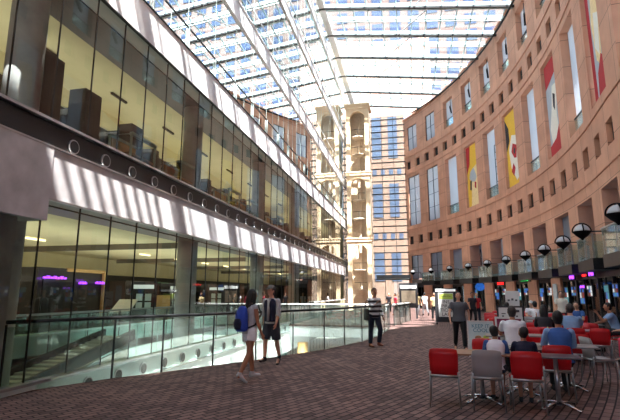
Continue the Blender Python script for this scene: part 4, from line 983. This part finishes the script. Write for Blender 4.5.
# crowded rows further back
rows = []
G1 = 'red chairs among the crowded tables at the back'; G2 = 'grey topped tables at the back of the seating'; G3 = 'grey chairs among the crowded tables at the back'
t0 = None; cr = None; cg = None
T = [(2.95, 11.3), (2.9, 13.3), (4.0, 13.1), (4.05, 15.0), (3.0, 17.6), (4.15, 16.9), (3.3, 20.0), (4.6, 19.4), (5.75, 19.9), (4.0, 22.4), (5.4, 22.6)]
for i, (x, y) in enumerate(T):
    if t0 is None: t0 = make_table('grey topped pedestal table in the crowded rows at the back of the seating', 'gtop', x, y, RA(-10), .95, .65, G2)
    else: c = copy_tree(t0); c.location = (x, y, 0)
    for k, (dx, dy, rz) in enumerate(((-.28, -.62, -8), (.28, -.62, -12), (-.25, .66, 172), (.28, .64, 168))):
        if (i*5+k*3) % 11 == 0 or (i == 1 and k == 0): continue
        if (i*3+k) % 7 == 3:
            if cg is None: cg = make_chair('grey plastic chair in the crowded rows at the back of the seating', 'grey', x+dx, y+dy, RA(rz), G3); continue
            c = copy_tree(cg)
        else:
            if cr is None: cr = make_chair('red plastic chair in the crowded rows at the back of the seating', 'red', x+dx, y+dy, RA(rz), G1); continue
            c = copy_tree(cr)
        c.location = (x+dx, y+dy, 0); c.rotation_euler = (0, 0, RA(rz+random.uniform(-8, 8)))
make_table('grey table at the right where a man leans on his elbow', 'gtop', 5.05, 15.5, RA(10), .6, .6)
rchair('red plastic chair seen from its side at the right, left of the leaning man', 'red', 4.8, 14.55, -25)
rchair('red plastic chair nearest the right edge, behind the leaning man', 'red', 5.35, 13.95, 20)
rchair('red plastic chair under the leaning man at the right', 'red', 5.75, 15.2, 80)
rchair('red plastic chair under the person in pale pink at the right edge', 'red', 5.25, 12.75, 60)
# small things on tables
def bottle(x, y, z, m, label, h=.2):
    t_ = thing('bottle', label, 'bottle', (x, y, z)); b = MB(); b.loft([((0, 0, 0), .03, .03), ((0, 0, h*.65), .03, .03), ((0, 0, h*.8), .012, .012), ((0, 0, h*.95), .012, .012)], n=10); b.build('body', m, t_); c = MB(); c.loft([((0, 0, h*.93), .015, .015), ((0, 0, h), .015, .015)], n=10); c.build('cap', 'ink', t_)
bottle(2.85, 11.25, .735, 'lime', 'lime green bottle on the table behind the man in blue')
bottle(2.0, 11.25, .735, 'paleblue', 'clear bottle on the table in front of the man in white')
for x, y, lb in ((1.75, 8.7, 'open white booklet lying on the dark table in front of the boys'), (1.2, 8.05, 'white sheet on the brown table'), (2.35, 9.2, 'white paper on the table in front of the man in blue')):
    o = MB().box(-.15, .15, -.1, .1, 0, .012).build('booklet', 'white'); o.location = (x, y, .735); o.rotation_euler = (0, 0, .2); tag(o, lb, 'paper')

# ------------------------------------------------------------------ signs and boards
def board(name, label, cat, x, y, rz, w, z0, z1, th, framem, facem, feet=True):
    t_ = thing(name, label, cat, (x, y, 0), rz)
    MB().box(-w/2, w/2, -th/2, th/2, z0, z1).build('board', framem, t_)
    MB().box(-w/2+.05, w/2-.05, -th/2-.006, -th/2, z0+.06, z1-.05).build('face', facem, t_)
    if feet:
        for s in (-1, 1): MB().box(s*w*.4-.03, s*w*.4+.03, -.25, .25, 0, .05 if z0 < .2 else z0+.02).build('foot', framem, t_)
    return t_
ins = thing('poster_stand', 'black framed poster stand with big letters on a white and lime sheet', 'poster stand', (1.72, 26.4, 0), RA(-2)); ins.scale = (.93, 1, .93)
MB().box(-.62, .62, -.09, .09, .12, 2.05).build('frame', 'frame', ins); MB().box(-.6, -.5, -.3, .3, 0, .12).build('foot', 'frame', ins); MB().box(.5, .6, -.3, .3, 0, .12).build('foot', 'frame', ins)
MB().box(-.56, .56, -.11, -.09, 1.86, 2.0).build('header', 'screen', ins); sh = MB().box(-.42, .42, -.11, -.09, .42, 1.78).build('poster', 'white', ins)
MB().box(-.4, .4, -.116, -.11, 1.42, 1.74).build('lime_band', 'lime', ins)
text('INSPIRATION', .1, 'small_text', 'ink', ins, (0, -.118, 1.58), (pi/2, 0, 0))
for k, s in enumerate(('INS', 'PIRA', 'TION', 'LAB.')): text(s, .27, 'lettering', 'ink', ins, (0, -.113, 1.26-.235*k), (pi/2, 0, 0), .003)
kc = thing('sandwich_board', 'pale blue sandwich board reading keep it cool with food pictures', 'sign', (1.72, 13.3, 0), RA(-4)); kc.scale = (.88, .88, .86)
MB().obox((0, 0, .53), .74, .03, 1.06, 0, 0, -.12).build('front_board', 'paleblue', kc); MB().obox((0, .26, .53), .74, .03, 1.06, 0, 0, .12).build('back_board', 'paleblue', kc)
fr = MB(); fr.beam((-.36, -.085, 0), (-.36, .045, 1.06), .03, .035); fr.beam((.36, -.085, 0), (.36, .045, 1.06), .03, .035); fr.beam((-.36, .04, 1.05), (.36, .04, 1.05), .035, .03); fr.build('frame', 'white', kc)
text('KEEP IT\nCOOL', .155, 'lettering', 'teal', kc, (0, .0, .84), (pi/2-.12, 0, 0), .004)
for m, x, z, r_ in (('red', .1, .4, .1), ('wood', -.08, .56, .07), ('lime', .14, .58, .06), ('redled', -.12, .34, .08), ('yellow', .02, .52, .05)):
    f_ = MB(); f_.sph((x, -.03-.1*(.53-z), z), (r_*1.4, .012, r_), 12); f_.build('food_picture', 'red' if m == 'redled' else m, kc)
mb_ = board('menu_board', 'low maroon and white menu board right of the keep it cool sign', 'sign', 2.55, 13.9, RA(-6), .72, .1, 1.0, .05, 'white', 'maroon')
for k in range(3): MB().box(-.25+.18*k, -.12+.18*k, -.04, -.031, .3, .5).build('menu_patch', 'white', mb_)
wb = board('display_board', 'black framed white notice board with small emblems behind the seated man in white', 'board', 2.95, 15.75, RA(-4), .78, .75, 1.25, .05, 'frame', 'white')
for k in range(3):
    f_ = MB(); f_.box(-.26+.2*k, -.14+.2*k, -.036, -.031, 1.0+.03*k, 1.03+.05*k); f_.box(-.25+.2*k, -.19+.2*k, -.036, -.031, .9, .96); f_.build('emblem', 'charcoal', wb)
MB().box(-.3, .05, -.04, -.03, .82, .86).build('text_line', 'ink', wb)
wp = board('banner_stand', 'tall white banner stand with dark print near the shops', 'sign', 4.75, 24.6, RA(-8), .62, .05, 1.75, .05, 'white', 'white')
for k in range(3):
    f_ = MB(); f_.box(-.22+.17*k, -.12+.17*k, -.036, -.031, 1.26+.03*(k % 2), 1.34+.05*(k % 2)); f_.build('printed_shape', 'charcoal', wp)
sd = thing('display_screen', 'dark double legged display screen with white header near the far railing', 'display', (-.3, 31.5, 0), RA(0))
MB().box(-.6, .6, -.1, .1, .7, 2.3).build('casing', 'frame', sd); MB().box(-.52, .52, -.12, -.1, 1.95, 2.15).build('header', 'screen', sd); MB().box(-.45, .45, -.12, -.1, 1.0, 1.8).build('screen', 'beigep', sd)
for s in (-1, 1): MB().box(s*.5-.05, s*.5+.05, -.08, .08, 0, .7).build('leg', 'frame', sd)
# shop signs under the balconies
def shopsign(label, u, r, z, w, h, mat, n=6):
    p = WP(u, r); t_ = thing('shop_sign', label, 'sign', (p[0], p[1], z), RA(u)-pi/2)
    MB().box(-w/2-.05, w/2+.05, 0.02, .08, -h/2-.05, h/2+.05).build('backing', 'black', t_)
    for k in range(n):
        x = -w/2+w*(k+.12)/n; ww = w/n*.7
        MB().box(x, x+ww, -.01, .02, -h/2+(.2*h if k % 3 == 1 else 0), h/2-(.2*h if k % 2 else 0)).build('lit_stroke', mat, t_)
shopsign('purple lit shop sign hanging under the balconies, left one', -2.6, RC-.6, 2.5, .8, .3, 'purple', 4)
shopsign('purple lit shop sign hanging under the balconies, right one', -6.4, RC-.6, 2.55, .8, .3, 'purple', 4)
shopsign('small red lit sign between the two purple signs', -4.6, RC-.5, 2.5, .7, .16, 'redled', 5)
shopsign('red lit lettering over a shop window beyond the keep it cool sign', 13.6, RC, 2.45, 1.2, .25, 'redled', 6)
shopsign('long green lit shop fascia strip beneath the balconies', 8.4, RC-.1, 2.55, 1.9, .1, 'greenled', 1)
shopsign('small purple lit line inside a shop at the right', -3.6, RC-.4, 1.95, .7, .12, 'purple', 3)
# posters and screens in the shop windows
def screen(u, z, w, h, mat, label, r=None):
    r = RC-.34 if u < CJ[8]+1.7 else RC+.08
    p = WP(u, r); t_ = thing('shop_screen', label, 'screen', (p[0], p[1], z), RA(u)-pi/2); w, h = w*.95, h*.9
    MB().box(-w/2, w/2, 0, .05, -h/2, h/2).build('casing', 'black', t_)
    q = 3
    for i in range(q):
        for k in range(q):
            mt = [mat, 'bluescr', 'screen', 'tealscr', mat, 'wood', mat, 'shade', 'red'][(i*3+k*2+int(abs(u)*3)) % 9]
            MB().box(-w/2+.04+(w-.08)*i/q, -w/2+.02+(w-.08)*(i+1)/q, -.012, 0, -h/2+.04+(h-.08)*k/q, -h/2+.03+(h-.08)*(k+1)/q).build('picture_tile', mt, t_)
cl = ['farthest', 'behind the poster stand', 'under the round blue sign', 'beside the red lettering', 'behind the white banner stand', 'left of the menu poster pier', 'right of the menu poster pier', 'left of the purple signs', 'below the left purple sign', 'below the right purple sign', 'at the right edge']
for j in range(2, 11):
    c = CJ[j]
    screen(c+.75, 1.55, .8, 1.0, 'tealscr' if j % 2 else 'bluescr', 'glowing shop screen of small pictures, left side, '+cl[j])
    if j > 3: screen(c-.7, 1.75, .9, .6, 'bluescr' if j % 2 else 'screen', 'wide glowing shop screen, right side, '+cl[j])
p = WP(17.2, RC-.1); bs = MB(); bs.loft([((0, -.02, 0), .42, .36), ((0, .05, 0), .42, .36)], side=(1, 0, 0), n=20); o = bs.build('round_sign', 'bluescr'); o.location = (p[0]-.2, p[1], 2.2); tag(o, 'round blue lit sign under the balconies beyond the walking man in grey', 'sign')
p = WP(CJ[7]+2.23, RC-.06); o = MB().box(-.3, .3, -.03, .03, -.55, .55).build('menu_poster', 'paleblue'); o.location = (p[0], p[1], 1.65); o.rotation_euler = (0, 0, RA(4)-pi/2); tag(o, 'white menu poster fixed to a tan pier behind the tables', 'poster')
# counters, fridges behind the shop glass
for j in range(3, 12):
    p = WP(CJ[j], RC+3.2); t_ = thing('shop_counter', 'dark counter inside a shop bay, '+(cl[j] if j < 11 else 'just beyond the right edge'), 'counter', (p[0], p[1], 0), RA(CJ[j])-pi/2)
    MB().box(-1.2, 1.2, -.3, .3, 0, 1.0).build('body', 'darkwall', t_); MB().box(-1.25, 1.25, -.35, .35, 1.0, 1.05).build('counter_top', 'alu', t_)
    l = bpy.data.lights.new('shop_light', 'AREA'); l.size = 1.6; l.energy = 25; l.color = (1, .85, .65); lo = bpy.data.objects.new('shop_light', l); COL.objects.link(lo); lo.location = (p[0], p[1], 2.7)
#PEOPLE
